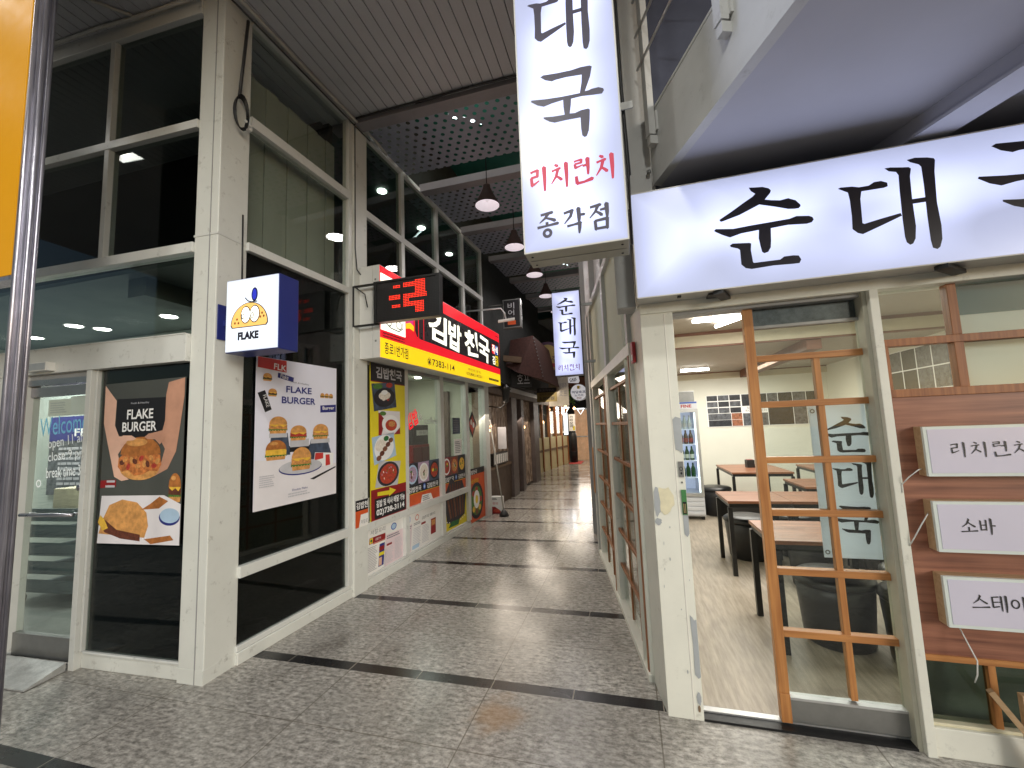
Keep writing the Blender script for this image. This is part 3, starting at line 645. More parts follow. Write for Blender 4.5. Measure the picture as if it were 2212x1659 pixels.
p = thing('cube_sign', 'navy cube lightbox with lit white face, bun emblem and the word FLAKE', 'lit sign', FR_((-2.395, 2.20), 0))
lightbox('flake_face', (0.86, 0.93, 1.0, 1), (0, 2.405), (0.222, 0.25), 0.75, 1.15, 0.10)
a = MB(); a.box(-0.222, 0.222, 0.006, 0.175, 2.15, 2.66, 'navy_box'); a.build('box', p, bevel=0.004)
a = MB(); a.box(-0.216, 0.216, 0.0, 0.006, 2.157, 2.653, 'flake_face'); a.build('lit_face', p)
a = MB(); y = -0.001
dome = [(-0.165, 2.335), (-0.155, 2.32), (0.12, 2.32), (0.132, 2.335)]+[(-0.0165+0.15*math.cos(R(t)), 2.335+0.145*math.sin(R(t))) for t in range(0, 181, 10)]
a.poly([((x+0.0165)*1.05-0.0165, 2.40+(z-2.40)*1.065) for x, z in dome], 'ink_lit', y); a.poly(dome, 'logo_bun', y-0.001)
for ex in (-0.045, 0.03): a.ell(ex, 2.40, 0.043, 0.06, 'ink_lit', y-0.002); a.ell(ex, 2.40, 0.036, 0.053, 'sign_white', y-0.003)
for ex in (-0.067, 0.012): a.ring(ex, 2.392, 0.014, 0.02, 0.006, 'ink_lit', y-0.004)
for ex, ez in ((-0.118, 2.375), (-0.135, 2.35), (-0.105, 2.348), (0.092, 2.40), (0.078, 2.375), (0.106, 2.378)): a.ell(ex, ez, 0.008, 0.009, 'bun_dark', y-0.002, 10)
a.stroke([(-0.055, 2.52), (-0.03, 2.495), (0.0, 2.485), (0.05, 2.485)], 0.008, 'ink_lit', y-0.001)
a.ell(0.025, 2.535, 0.027, 0.048, 'ink_lit', y-0.001); a.ell(0.025, 2.535, 0.018, 0.038, M('berry', L(50, 60, 190), 0.4, emis=0.3, ecol=L(50, 60, 230)), y-0.002)
a.text('FLAKE', -0.11, 0.065, 2.23, 2.285, 'ink_lit', y, 0.06); a.build('emblem', p)
a = MB(); a.box(-0.345, -0.222, 0.08, 0.11, 2.37, 2.41, 'navy_box'); a.box(-0.352, -0.335, 0.04, 0.16, 2.27, 2.52, 'navy_box'); a.build('mounting_arm', p)
a = MB(); a.tube([(-0.30, 0.19, 2.66), (-0.31, 0.19, 3.25)], 0.006, 'black'); tag(a.build('sign_cable', None, FR_((-2.395, 2.20), 0)), 'black cable running up from the lit cube sign along the white column', 'cable')

# ------------------------------------------------------------------ kimbap shop under the corner building
ks = thing('kimbap_storefront', 'kimbap shop front with white framed windows and red, black and newspaper print along its foot', 'storefront', PLm)
f = MB()
for x0, x1 in ((2.36, 2.45), (3.30, 3.40), (4.19, 4.30)): f.box(x0, x1, -0.02, 0.07, 0.11, 2.34, 'white_frame')
f.each('mullion', ks, bevel=0.004)
f = MB(); f.box(5.0, 5.2, -0.03, 0.10, 0.0, 2.34, 'white_frame'); f.build('door_post', ks, bevel=0.004)
f = MB(); f.box(1.645, 4.19, -0.026, 0.06, 0.57, 0.65, 'white_frame'); f.build('lower_transom', ks, bevel=0.004)
f = MB(); f.box(1.645, 4.30, -0.008, 0.07, 0.0, 0.08, 'white_paint'); f.box(1.645, 4.30, 0.002, 0.07, 0.08, 0.11, 'white_frame'); f.build('base_rail', ks, bevel=0.005)
f = MB(); f.box(1.645, 5.2, -0.01, 0.09, 2.30, 2.42, 'grey_paint'); f.build('head_rail', ks)
for x0, x1, z0 in ((2.45, 3.30, 0.65), (3.40, 4.19, 0.65), (4.30, 5.0, 0.02)): pane(x0, x1, z0, 2.30, 0.03, None, ks, 'glass_clear')
f = MB(); f.box(1.645, 2.36, 0.03, 0.05, 0.65, 2.30, 'white_frame'); f.box(1.645, 1.70, -0.01, 0.03, 0.9, 2.30, 'black'); f.build('blank_panel', ks)
# printed film: black band with name, food photos, orange strip, newspapers
def bowl(a, cx, cz, rx, rz, y, inside, rim='bowl_dark', rot=0):
    a.ell(cx, cz, rx, rz, rim, y, rot=rot); a.ell(cx, cz, rx*0.80, rz*0.80, inside, y-0.0007, rot=rot)
    for i in range(5):
        t = random.random()*6.28; r_ = random.random()*0.45; a.ell(cx+rx*r_*math.cos(t), cz+rz*r_*math.sin(t), rx*(0.12+0.1*random.random()), rz*(0.10+0.1*random.random()), random.choice(['rice', 'print_green', 'tomato', 'egg', 'meat']), y-0.001-0.0001*i, 9, rot=random.random()*90)
g_ = MB(); y = 0.024
for x0, x1 in ((1.437, 1.70), (2.45, 3.30), (3.40, 4.19)):
    pass
for x0, x1 in ((2.45, 3.30), (3.40, 4.19)):
    g_.box(x0, x1, y, y+0.003, 0.65, 0.79, 'print_orange'); g_.box(x0, x1, y, y+0.003, 0.79, 0.895, 'print_black'); g_.box(x0, x1, y, y+0.003, 0.895, 1.17, 'print_slate')
    g_.rect(x0, x1, 0.788, 0.793, 'print_yellow', y-0.0006)
    n = 3; w = (x1-x0)/n
    for i in range(n):
        k_ = i+(0 if x0 < 3 else 3)
        g_.rect(x0+i*w, x0+i*w+w*0.97, 0.90, 1.165, ('bowl_dark', 'violet_food', 'print_slate', 'print_dkred', 'meat', 'bowl_dark')[k_], y-0.0006)
        bowl(g_, x0+(i+0.5)*w, 1.03, w*0.44, 0.12, y-0.0012, ('violet_food', 'rice', 'stew', 'stew', 'filling', 'cheese')[k_], ('print_ltblue', 'print_white', 'print_black', 'print_white', 'tomato', 'bowl_dark')[k_])
g_.box(4.30, 5.0, y, y+0.003, 0.03, 0.80, 'print_orange'); g_.box(4.30, 5.0, y, y+0.003, 0.80, 0.90, 'print_black')
g_.ell(4.62, 0.36, 0.30, 0.30, 'bowl_dark', y-0.0006); g_.ell(4.62, 0.36, 0.24, 0.24, 'print_green', y-0.0012); g_.ell(4.62, 0.38, 0.13, 0.15, 'print_white', y-0.0018); g_.ell(4.62, 0.38, 0.06, 0.07, 'egg', y-0.0024)
for t in range(0, 360, 45): g_.ell(4.62+0.18*math.cos(R(t)), 0.36+0.18*math.sin(R(t)), 0.06, 0.05, random.choice(['tomato', 'meat', 'cheese', 'print_green']), y-0.0015-0.00005*t/45, 10)
# roast meat, overlapping the third bay
g_.poly([(3.47, 0.655), (3.72, 0.86), (3.80, 0.70), (3.80, 0.655)], 'bowl_dark', y-0.0008)
g_.build('printed_film', ks)
g_ = MB()
for x0, x1, s_ in ((2.50, 2.80, '김밥천국'), (2.95, 3.26, '김밥천국'), (3.46, 3.76, '김밥천국'), (3.92, 4.17, '김밥천국'), (4.34, 4.66, '김밥천국')): g_.text(s_, x0, x1, 0.807, 0.875, 'print_white', 0.0215, 0.02)
for cx in (2.88, 3.84): g_.ell(cx, 0.845, 0.035, 0.04, 'print_blue', 0.0215); g_.ell(cx, 0.845, 0.02, 0.024, 'print_ltblue', 0.021)
g_.text('돌솥비빔밥', 4.36, 4.72, 0.66, 0.73, 'print_yellow', 0.0215); g_.text('김밥', 3.29-0.82, 3.59-0.84, 1.62, 1.82, 'sign_red', 0.022, 0.03, rot=22); g_.text('&', 2.78, 2.86, 1.71, 1.79, 'print_white', 0.022); g_.text('coffee', 2.90, 3.26, 1.66, 1.75, 'print_lgrey', 0.022)
g_.each('film_lettering', ks)
# white strip left of the first bay
g_ = MB(); y = -0.0262
g_.rect(1.45, 1.645, 0.80, 0.905, 'print_black', y); g_.rect(1.45, 1.645, 0.64, 0.80, 'print_orange', y); g_.poly([(1.50, 0.64), (1.645, 0.64), (1.645, 0.76), (1.53, 0.76)], 'paper', y-0.0005)
g_.text('김밥천', 1.462, 1.64, 0.818, 0.885, 'print_white', y-0.0008, 0.02); g_.text('저칼로', 1.53, 1.64, 0.665, 0.705, 'print_grey', y-0.001)
g_.build('pillar_print', ks)
# newspapers behind the low panes
pn = MB(); y = 0.02
for x0, x1 in ((1.645, 2.36), (2.45, 3.30), (3.40, 4.19)): pn.box(x0, x1, y, y+0.006, 0.11, 0.57, 'paper')
pn.build('low_panel', ks)
pn = MB(); y = 0.0185
def page(q, fn): pn.quadmap(q, fn)
def p1(t):
    t.rect(0, 1, 0, 1, 'paper', 0); t.text('저칼로리', 0.15, 0.95, 0.86, 0.97, 'print_grey', -0.0008); t.rect(0.1, 0.97, 0.66, 0.80, 'print_dkred', -0.0006); t.rect(0.12, 0.28, 0.675, 0.79, 'egg', -0.0009); t.ell(0.2, 0.73, 0.05, 0.035, 'print_dkgreen', -0.0012); t.text('김밥천국', 0.42, 0.72, 0.70, 0.76, 'print_white', -0.001)
    t.rect(0.30, 0.95, 0.635, 0.655, 'print_orange', -0.0006); t.lines(0.05, 0.55, 0.04, 0.60, 15, 'print_grey', -0.0006, 0.35); t.poly([(0.62, 0.06), (0.9, 0.06), (0.95, 0.58), (0.66, 0.58)], 'print_navy', -0.0006); t.poly([(0.63, 0.3), (0.92, 0.3), (0.94, 0.38), (0.64, 0.38)], 'print_yellow', -0.0009); t.rect(0.64, 0.92, 0.42, 0.52, 'print_dkred', -0.0009); t.rect(0.64, 0.80, 0.08, 0.26, 'skin_print', -0.0009)
def p2(t):
    t.rect(0, 1, 0, 1, 'paper_pink', 0); t.rect(0, 1, 0.72, 1, 'paper', -0.0004); t.ell(0.45, 0.86, 0.16, 0.085, 'print_blue', -0.0007); t.ell(0.45, 0.86, 0.12, 0.062, 'print_ltblue', -0.001); t.lines(0.08, 0.92, 0.60, 0.70, 2, 'print_grey', -0.0007, 0.55); t.rect(0.08, 0.36, 0.45, 0.50, 'print_dkred', -0.0007); t.lines(0.06, 0.46, 0.04, 0.42, 12, 'print_lgrey', -0.0007, 0.4); t.lines(0.52, 0.95, 0.04, 0.56, 16, 'print_lgrey', -0.0007, 0.4)
def p3(t):
    t.rect(0, 1, 0, 1, 'paper', 0); t.ell(0.15, 0.84, 0.06, 0.08, 'print_orange', -0.0005); t.ell(0.15, 0.84, 0.045, 0.06, 'paper', -0.0008); t.text('김밥천국은 생활이다', 0.32, 0.80, 0.72, 0.80, 'print_black', -0.0006); t.lines(0.05, 0.30, 0.64, 0.72, 2, 'print_grey', -0.0006); t.rect(0.30, 0.45, 0.58, 0.64, 'print_dkred', -0.0006); t.lines(0.05, 0.30, 0.06, 0.58, 12, 'print_lgrey', -0.0006, 0.45); t.lines(0.34, 0.58, 0.06, 0.55, 12, 'print_lgrey', -0.0006, 0.45); t.rect(0.64, 0.82, 0.18, 0.62, 'print_dkred', -0.0006); t.rect(0.66, 0.80, 0.42, 0.58, 'filling', -0.0009); t.rect(0.04, 0.25, 0.02, 0.12, 'print_ltblue', -0.0008)
def p4(t):
    t.rect(0, 1, 0, 1, 'print_yellow', 0); t.poly([(0.1, 0.25), (0.45, 0.12), (0.9, 0.3), (0.98, 1), (0.02, 1)], 'bowl_dark', -0.0006)
    for i in range(6): t.poly([(0.12+i*0.13, 0.95), (0.2+i*0.13, 0.95), (0.30+i*0.11, 0.35), (0.24+i*0.11, 0.32)], ('meat', 'patty')[i % 2], -0.001)
    for i in range(9): t.ell(0.1+i*0.1, 0.28-0.12*math.sin(i*0.35), 0.025, 0.02, 'print_white', -0.0012, 8)
    t.poly([(0.15, 0.08), (0.6, 0.05), (0.65, 0.2), (0.3, 0.24)], 'print_dkgreen', -0.0014)
page([(1.66, 0.115), (2.0, 0.115), (2.02, 0.555), (1.70, 0.565)], p1)
pn2 = pn; y0 = len(pn.v)
page([(1.98, 0.112), (2.355, 0.112), (2.357, 0.56), (2.02, 0.565)], p2); page([(2.52, 0.115), (3.295, 0.115), (3.295, 0.565), (2.58, 0.56)], p3); page([(3.42, 0.115), (4.185, 0.115), (4.185, 0.565), (3.42, 0.565)], p4); page([(2.452, 0.112), (2.52, 0.112), (2.575, 0.56), (2.452, 0.56)], p2); page([(1.437+0.21, 0.112), (1.66, 0.112), (1.70, 0.565), (1.647, 0.565)], p2)
pn.v = [(x, y+yy, z) for x, yy, z in pn.v]; pn.build('newspaper_print', ks)
g_ = MB(); y = 0.021
g_.poly([(2.78, 0.652), (3.10, 0.652), (3.05, 0.735), (2.82, 0.745)], 'paper', y); g_.lines(2.83, 3.03, 0.66, 0.73, 3, 'print_grey', y-0.0005); g_.poly([(3.50, 0.652), (4.12, 0.652), (4.05, 0.775), (3.78, 0.785), (3.66, 0.86), (3.52, 0.70)], 'bowl_dark', y); 
for i in range(5): g_.poly([(3.60+i*0.09, 0.76), (3.64+i*0.09, 0.77), (3.66+i*0.08, 0.655), (3.61+i*0.08, 0.655)], 'patty', y-0.0006)
g_.each('roast_print', ks)
# shop interior
M('kimbap_wall', L(176, 178, 160), 0.7, var=0.06, scale=2)
k_ = MB(); k_.box(1.7, 5.3, 1.7, 1.75, 0, 2.6, 'kimbap_wall'); k_.box(5.25, 5.35, 0.12, 1.7, 0, 2.6, 'kimbap_wall'); k_.box(1.66, 1.72, 0.12, 1.7, 0, 2.6, 'kimbap_wall'); k_.box(2.9, 3.15, 0.75, 1.0, 0, 2.55, 'kimbap_wall'); k_.build('room_wall', ks)
k_ = MB(); k_.box(1.7, 5.3, 0.12, 1.7, 2.55, 2.62, 'kimbap_wall'); k_.build('room_ceiling', ks)
k_ = MB(); k_.box(1.7, 5.25, 0.1, 1.7, -0.02, 0.006, 'screed'); k_.build('room_floor', ks)
lamp = thing('ceiling_light', 'white fluorescent panel glowing on the ceiling inside the kimbap shop', 'lamp', PLm)
a = MB(); a.box(3.3, 3.95, 1.05, 1.35, 2.51, 2.55, 'lamp_cold'); a.build('lit_panel', lamp)
area('kimbap_room_light', lamp, (3.4, 0.95, 2.48), (0, 0, 0), 2.4, 1.0, 34, (0.95, 1.0, 0.90))
for x, y_ in ((4.3, 1.5), (4.6, 1.1)):
    s_ = thing('downlight', 'small round %s in the ceiling of the kimbap shop' % ('bright downlight further in' if y_ > 1.3 else 'bright downlight nearer its door'), 'lamp', PLm, 'downlights in the kimbap shop')
    a = MB(); a.lathe(x, y_, [(0.06, 2.52), (0.06, 2.549)], 'lamp_white', 16); a.build('lit_disc', s_)
t = thing('storage_cabinet', 'dark red wooden cabinet behind the kimbap shop window', 'cabinet', PLm)
a = MB(); a.box(3.42, 3.92, 0.52, 0.9, 0.0, 1.36, 'print_dkred'); a.build('body', t, bevel=0.006)
a = MB(); a.box(3.44, 3.66, 0.505, 0.52, 0.2, 1.32, M('cab_red', L(96, 34, 30), 0.4, var=0.1)); a.box(3.68, 3.90, 0.505, 0.52, 0.2, 1.32, 'cab_red'); a.build('cabinet_door', t); a = MB(); a.lathe(3.67, 0.495, [(0.012, 1.0), (0.012, 1.1)], 'brass', 8); a.build('handle', t)
t = thing('microwave_oven', 'black oven on top of the dark red cabinet behind the window', 'oven', PLm)
a = MB(); a.box(3.42, 3.90, 0.52, 0.88, 1.362, 1.66, 'charcoal'); a.build('body', t, bevel=0.01); a = MB(); a.box(3.45, 3.75, 0.512, 0.52, 1.40, 1.62, 'black'); a.build('oven_door', t); a = MB(); a.rect(3.52, 3.86, 1.50, 1.58, 'paper', 0.508); a.text('외부 음식', 3.60, 3.80, 1.52, 1.56, 'print_grey', 0.506); a.build('notice', t)
t = thing('refrigerator', 'tall dark grey cabinet standing at the back of the kimbap shop', 'fridge', PLm)
a = MB(); a.box(3.62, 3.84, 1.1, 1.5, 0.0, 2.0, 'charcoal'); a.build('body', t, bevel=0.01); a = MB(); a.box(3.64, 3.82, 1.08, 1.1, 0.1, 1.9, 'black_metal'); a.build('front_door', t)
t = thing('diamond_sticker', 'dark diamond shaped food sticker on the kimbap shop door glass', 'sticker', PLm)
a = MB(); a.slab([(4.50, 1.42), (4.69, 1.65), (4.52, 1.87), (4.32, 1.66)], 'print_black', 0.018, 0.022); a.poly([(4.50, 1.47), (4.64, 1.64), (4.52, 1.80), (4.37, 1.66)], 'stew', 0.0172); a.ell(4.47, 1.68, 0.04, 0.05, 'rice', 0.0168); a.ell(4.56, 1.63, 0.04, 0.05, 'print_white', 0.0165); a.build('print', t)
for x0, x1, z0, z1, mt, lb in ((3.76, 4.02, 1.50, 1.75, 'print_slate', 'blue grey notice stuck on the middle kimbap shop window'), (3.80, 4.06, 1.17, 1.42, 'paper', 'pale paper menu taped on the middle kimbap shop window')):
    t = thing('notice', lb, 'notice', PLm); a = MB(); a.box(x0, x1, 0.02, 0.023, z0, z1, mt); a.lines(x0+0.03, x1-0.03, z0+0.03, z1-0.03, 7, 'print_grey', 0.0195); a.build('sheet', t)
# vertical yellow menu banner
t = thing('menu_banner', 'tall yellow banner with four tilted food photos and a yellow arrow beside the white pillar', 'banner', PLm)
a = MB(); a.box(1.70, 2.37, -0.022, -0.012, 0.61, 2.33, 'print_yellow'); y = -0.0225
a.rect(1.70, 2.37, 2.13, 2.33, 'print_black', y); a.rect(1.70, 2.37, 2.125, 2.135, 'print_dkred', y-0.0004); a.rect(1.70, 2.37, 0.61, 0.97, 'print_dkred', y); a.rect(1.76, 2.355, 0.66, 0.87, 'print_black', y-0.0006)
a.poly([(1.81, 0.895), (2.02, 0.88), (2.02, 0.86+0.0), (2.16, 0.91), (2.03, 0.955), (2.03, 0.925), (1.81, 0.935)], 'print_yellow', y-0.001)
def f1(t): t.rect(0, 1, 0, 1, 'print_slate', 0); t.ell(0.25, 0.88, 0.2, 0.1, 'print_green', -0.0003); t.ell(0.75, 0.9, 0.15, 0.1, 'tomato', -0.0003); bowl(t, 0.5, 0.45, 0.46, 0.36, -0.0006, 'bowl_dark', 'print_black'); t.ell(0.5, 0.52, 0.26, 0.16, 'rice', -0.0024); t.ell(0.5, 0.64, 0.14, 0.09, 'print_white', -0.0028)
def f2_(t): t.rect(0, 1, 0, 1, 'print_table', 0); t.poly([(0, 0), (0.12, 0), (0.3, 0.6), (0.05, 0.9), (0, 0.9)], 'print_dkred', -0.0003); t.poly([(0.7, 0), (1, 0), (1, 0.3)], 'print_dkred', -0.0003); t.ell(0.55, 0.45, 0.40, 0.38, 'print_white', -0.0006); t.ell(0.57, 0.40, 0.27, 0.24, 'stew', -0.001); t.ell(0.6, 0.45, 0.16, 0.12, 'filling', -0.0014); t.ell(0.2, 0.88, 0.14, 0.09, 'print_green', -0.0006)
def f3(t):
    t.rect(0, 1, 0, 1, 'print_ltblue', 0); t.ell(0.5, 0.5, 0.44, 0.48, 'print_white', -0.0004); t.ell(0.35, 0.62, 0.24, 0.22, 'rice', -0.0008)
    for i in range(5): t.ell(0.22+i*0.15, 0.18+i*0.13, 0.11, 0.10, ('meat', 'patty')[i % 2], -0.0012-0.0002*i, 12)
    t.ell(0.62, 0.82, 0.12, 0.1, 'print_dkgreen', -0.001)
def f4(t):
    t.rect(0, 1, 0, 1, 'print_lgrey', 0); t.ell(0.5, 0.5, 0.48, 0.49, 'bowl_dark', -0.0004); t.ell(0.5, 0.5, 0.38, 0.40, 'stew', -0.0008)
    for i in range(16): q = random.random()*6.28; r_ = 0.1+0.22*random.random(); t.ell(0.5+r_*math.cos(q), 0.5+r_*math.sin(q)*1.05, 0.05, 0.018, random.choice(['rice', 'print_white', 'tomato', 'violet_food', 'print_green']), -0.0011-0.00003*i, 8, rot=random.random()*180)
for q, fn in (([(1.757, 1.80), (2.185, 1.86), (2.15, 2.15), (1.715, 2.10)], f1), ([(1.835, 1.54), (2.255, 1.545), (2.255, 1.81), (1.835, 1.815)], f2_), ([(1.755, 1.225), (2.17, 1.30), (2.12, 1.575), (1.715, 1.52)], f3), ([(1.77, 0.985), (2.19, 0.965), (2.26, 1.23), (1.84, 1.26)], f4)):
    n0 = len(a.v); a.quadmap(q, fn); a.v[n0:] = [(x, yy+y-0.001, z) for x, yy, z in a.v[n0:]]
a.build('printed_sheet', t)
a = MB(); y = -0.027; a.text('김밥천국', 1.79, 2.30, 2.17, 2.30, 'print_lgrey', y, 0.03); a.text('김밥 및 식사 배달 가능', 1.785, 2.33, 0.775, 0.85, 'print_white', y, 0.03); a.text('02)738-3114', 1.785, 2.32, 0.675, 0.755, 'print_white', y, 0.03); a.each('lettering', t)
# the big lit fascia sign
t = thing('fascia_sign', 'long lit red, black and yellow lightbox sign of the kimbap shop', 'lit sign', PLm)
a = MB(); a.box(1.51, 5.20, -0.19, -0.03, 2.335, 3.315, 'white_plastic'); a.box(1.51, 5.20, -0.277, -0.194, 2.335, 3.315, 'white_plastic'); a.box(1.515, 5.195, -0.194, -0.19, 2.34, 3.31, 'grey_paint')
for x_, z_ in ((1.508, 2.5), (1.508, 3.15)): a.box(x_-0.002, x_, -0.24, -0.22, z_, z_+0.02, 'dull_steel')
a.build('casing', t, bevel=0.004)
a = MB(); y = -0.278; a.box(1.515, 5.195, y, y+0.004, 2.34, 3.31, 'sign_red'); y = -0.2788
a.rect(1.515, 5.195, 2.34, 2.545, 'sign_yellow', y); a.poly([(2.20, 3.15), (5.18, 3.15), (5.195, 2.655), (2.32, 2.672), (2.24, 2.69), (2.20, 2.75)], 'sign_black', y); a.rect(1.525, 1.99, 2.63, 3.235, 'sign_white', y)
a.rect(2.27, 2.285, 2.68, 3.14, 'sign_red', y-0.001); a.rect(2.395, 2.41, 2.68, 3.14, 'sign_red', y-0.001); a.poly([(2.0, 2.78), (2.16, 2.78), (2.16, 2.95), (2.02, 2.95)], 'sign_pink', y-0.001); a.poly([(2.0, 2.735), (2.08, 2.755), (2.17, 2.735), (2.17, 2.80), (2.09, 2.825), (2.0, 2.795)], 'sign_yellow', y-0.0015); a.poly([(1.80, 2.93), (1.97, 2.93), (1.97, 2.80), (1.88, 2.83)], 'sign_blue', y-0.001)
for cx, cz, r_ in ((1.62, 2.86, 0.05), (1.72, 2.80, 0.07), (1.86, 2.74, 0.06), (1.67, 2.73, 0.05)): a.ring(cx, cz, r_, r_*0.8, 0.012, 'print_grey', y-0.001)
a.stroke([(1.58, 2.82), (1.60, 2.72), (1.70, 2.68), (1.86, 2.67), (1.94, 2.72), (1.93, 2.78)], 0.012, 'print_grey', y-0.001)
a.rect(4.80, 4.95, 2.89, 3.06, 'sign_red', y-0.001); a.rect(4.955, 5.10, 2.89, 3.06, 'sign_blue', y-0.001); a.rect(4.955, 5.10, 2.69, 2.87, 'sign_yellow', y-0.001)
a.build('lit_face', t)
a = MB(); y = -0.2805
for ch, x0, x1, z0, z1, r_ in (('김', 2.52, 3.03, 2.72, 3.10, -3), ('밥', 3.08, 3.50, 2.69, 3.09, -4), ('천', 3.62, 4.14, 2.70, 3.10, 3), ('국', 4.18, 4.66, 2.69, 3.10, -5)): a.text(ch, x0, x1, z0, z1, 'sign_white', y, 0.03, rot=r_)
for ch, x0, z0 in (('즉', 4.81, 2.90), ('석', 4.965, 2.90), ('김', 4.81, 2.70)): a.text(ch, x0, x0+0.13, z0, z0+0.15, 'sign_white', y, 0.02)
a.text('밥', 4.965, 5.09, 2.70, 2.86, 'sign_black', y, 0.02)
a.text('종로1번가점', 1.587, 2.04, 2.385, 2.51, 'sign_black', y, 0.01); a.text('7383-114', 2.60, 3.25, 2.385, 2.475, 'sign_black', y, 0.01); a.text('체인점 문의', 3.72, 4.22, 2.455, 2.50, 'sign_black', y); a.text('02)882-8222', 3.66, 4.30, 2.375, 2.43, 'sign_black', y, 0.01); a.lines(4.60, 5.10, 2.39, 2.44, 1, 'sign_black', y, 0.8, 0.02)
a.ring(2.53, 2.43, 0.045, 0.05, 0.008, 'sign_black', y); a.ell(2.53, 2.42, 0.026, 0.022, 'sign_black', y); a.rect(2.50, 2.56, 2.445, 2.456, 'sign_black', y)
a.lines(1.56, 1.98, 2.555, 2.615, 2, 'print_dkred', y, 0.5, 0.02); a.lines(4.98, 5.17, 3.22, 3.26, 1, 'print_dkred', y)
a.each('lettering', t)
area('fascia_glow', t, (3.35, -0.30, 2.83), (R(-90), 0, 0), 3.6, 0.9, 8, (1.0, 0.86, 0.76))
# LED message sign on a bracket
t = thing('led_sign', 'black scrolling LED sign with red dots on a bracket in front of the kimbap sign', 'LED sign', FR_((-2.04, 3.62), 0))
a = MB(); a.box(-0.345, 0.35, 0.012, 0.07, 2.685, 3.08, 'black_metal'); a.box(-0.36, -0.33, 0.0, 0.08, 2.67, 3.095, 'black_metal'); a.box(0.335, 0.365, 0.0, 0.08, 2.67, 3.095, 'black_metal'); a.box(-0.33, 0.335, 0.0, 0.08, 3.075, 3.095, 'black_metal'); a.box(-0.33, 0.335, 0.0, 0.08, 2.67, 2.69, 'black_metal'); a.build('case', t)
lit = MB(); off = MB(); NX, NZ = 40, 22
def on(u, v):
    if 0.245 < u < 0.40 and 0.80 < v < 0.92: return u > 0.27
    if 0.20 < u < 0.41 and 0.50 < v < 0.62: return True
    if 0.25 < u < 0.41 and 0.28 < v < 0.38: return True
    if 0.45 < u < 0.66 and 0.84 < v < 0.96: return True
    if 0.66 <= u < 0.82 and 0.60 < v < 0.98: return True
    if 0.44 < u < 0.84 and 0.50 < v < 0.62: return True
    if 0.44 < u < 0.56 and 0.34 < v < 0.55: return True
    if 0.44 < u < 0.80 and 0.28 < v < 0.40: return True
    return 0.66 < u < 0.80 and 0.10 < v < 0.4
for i in range(NX):
    for j in range(NZ):
        cx = -0.32+0.645*(i+0.5)/NX; cz = 2.70+0.365*(j+0.5)/NZ
        (lit if on((i+0.5)/NX, (j+0.5)/NZ) else off).ell(cx, cz, 0.0055, 0.0057, 'led_red' if on((i+0.5)/NX, (j+0.5)/NZ) else 'led_off', 0.010, 8)
o1 = lit.build('lit_dot', t); o1['kind'] = 'stuff'; o2 = off.build('unlit_dot', t); o2['kind'] = 'stuff'
a = MB()
for z_ in (2.665, 3.085): a.obox((-0.62, 0.04, z_), (-0.33, 0.04, z_), 0.02, 0.02, 'black_metal')
a.obox((-0.62, 0.04, 2.66), (-0.62, 0.04, 3.09), 0.025, 0.025, 'black_metal', up=(0, 1, 0)); a.tube([(-0.60, 0.05, 3.08), (-0.5, 0.06, 3.0), (-0.47, 0.06, 2.86)], 0.006, 'black'); a.build('bracket', t)

# ------------------------------------------------------------------ restaurant on the right: street face, alley face, shell
rs = thing('restaurant_storefront', 'cream framed restaurant front with open wooden sliding door, signboard panel and paned alley side', 'storefront', FRm)
p = MB()
plan = [(0.0, 0.0), (0.178, 0.0), (0.178, 0.14), (0.0, 0.30), (-0.056, 0.29)]
n = len(plan); vs = [(x, y, 0.0) for x, y in plan]+[(x, y, 2.265) for x, y in plan]
p.add(vs, [tuple(range(n))[::-1], tuple(range(n, 2*n))]+[(k, (k+1) % n, n+(k+1) % n, n+k) for k in range(n)], 'cream_paint')
p.box(0.128, 0.1345, -0.002, 0.002, 0, 2.2, 'cornice_edge')
post = p.build('corner_post', rs, None, bevel=0.004)
def ragged(cx, cz, rx, rz, k=18, j=0.28):
    return [(cx+rx*math.cos(6.283*i/k)*(1-j*random.random()), cz+rz*math.sin(6.283*i/k)*(1-j*random.random())) for i in range(k)]
p = MB(); y = -0.0032
p.poly([(0.135, 1.585), (0.150, 1.60), (0.177, 1.59), (0.177, 1.405), (0.168, 1.395), (0.158, 1.41), (0.140, 1.415), (0.136, 1.50)], 'peel_grey', y)
p.poly([(0.152, 1.06), (0.177, 1.06), (0.177, 0.96), (0.166, 0.94), (0.152, 0.955)], 'peel_grey', y); p.poly([(0.146, 0.53), (0.158, 0.52), (0.165, 0.505), (0.177, 0.51), (0.177, 0.22), (0.165, 0.21), (0.15, 0.23), (0.152, 0.38)], 'peel_grey', y)
p.poly(ragged(0.062, 1.14, 0.055, 0.085), 'peel_cream', y); p.poly(ragged(0.020, 1.13, 0.02, 0.09), 'peel_grey', y-0.0003); p.poly(ragged(0.02, 1.02, 0.02, 0.022), 'peel_grey', y)
p.poly(ragged(0.16, 0.11, 0.013, 0.035), 'peel_grey', y); p.poly(ragged(0.158, 0.06, 0.008, 0.02), 'pillar_tan', y-0.0002)
for i in range(8): p.poly(ragged(0.012+0.15*random.random(), 0.1+0.9*random.random(), 0.0015+0.002*random.random(), 0.004+0.009*random.random(), 8), 'peel_grey', y-0.0004)
p.each('peeling_paint', post)
p = MB(); p.box(0.146, 0.172, -0.007, 0.0, 1.265, 1.35, 'dull_steel'); p.ring(0.159, 1.31, 0.009, 0.012, 0.004, 'charcoal', -0.0076); p.ell(0.159, 1.285, 0.005, 0.007, 'black', -0.0076); p.ell(0.159, 1.235, 0.004, 0.005, 'charcoal', -0.004); p.build('lock_plate', post)
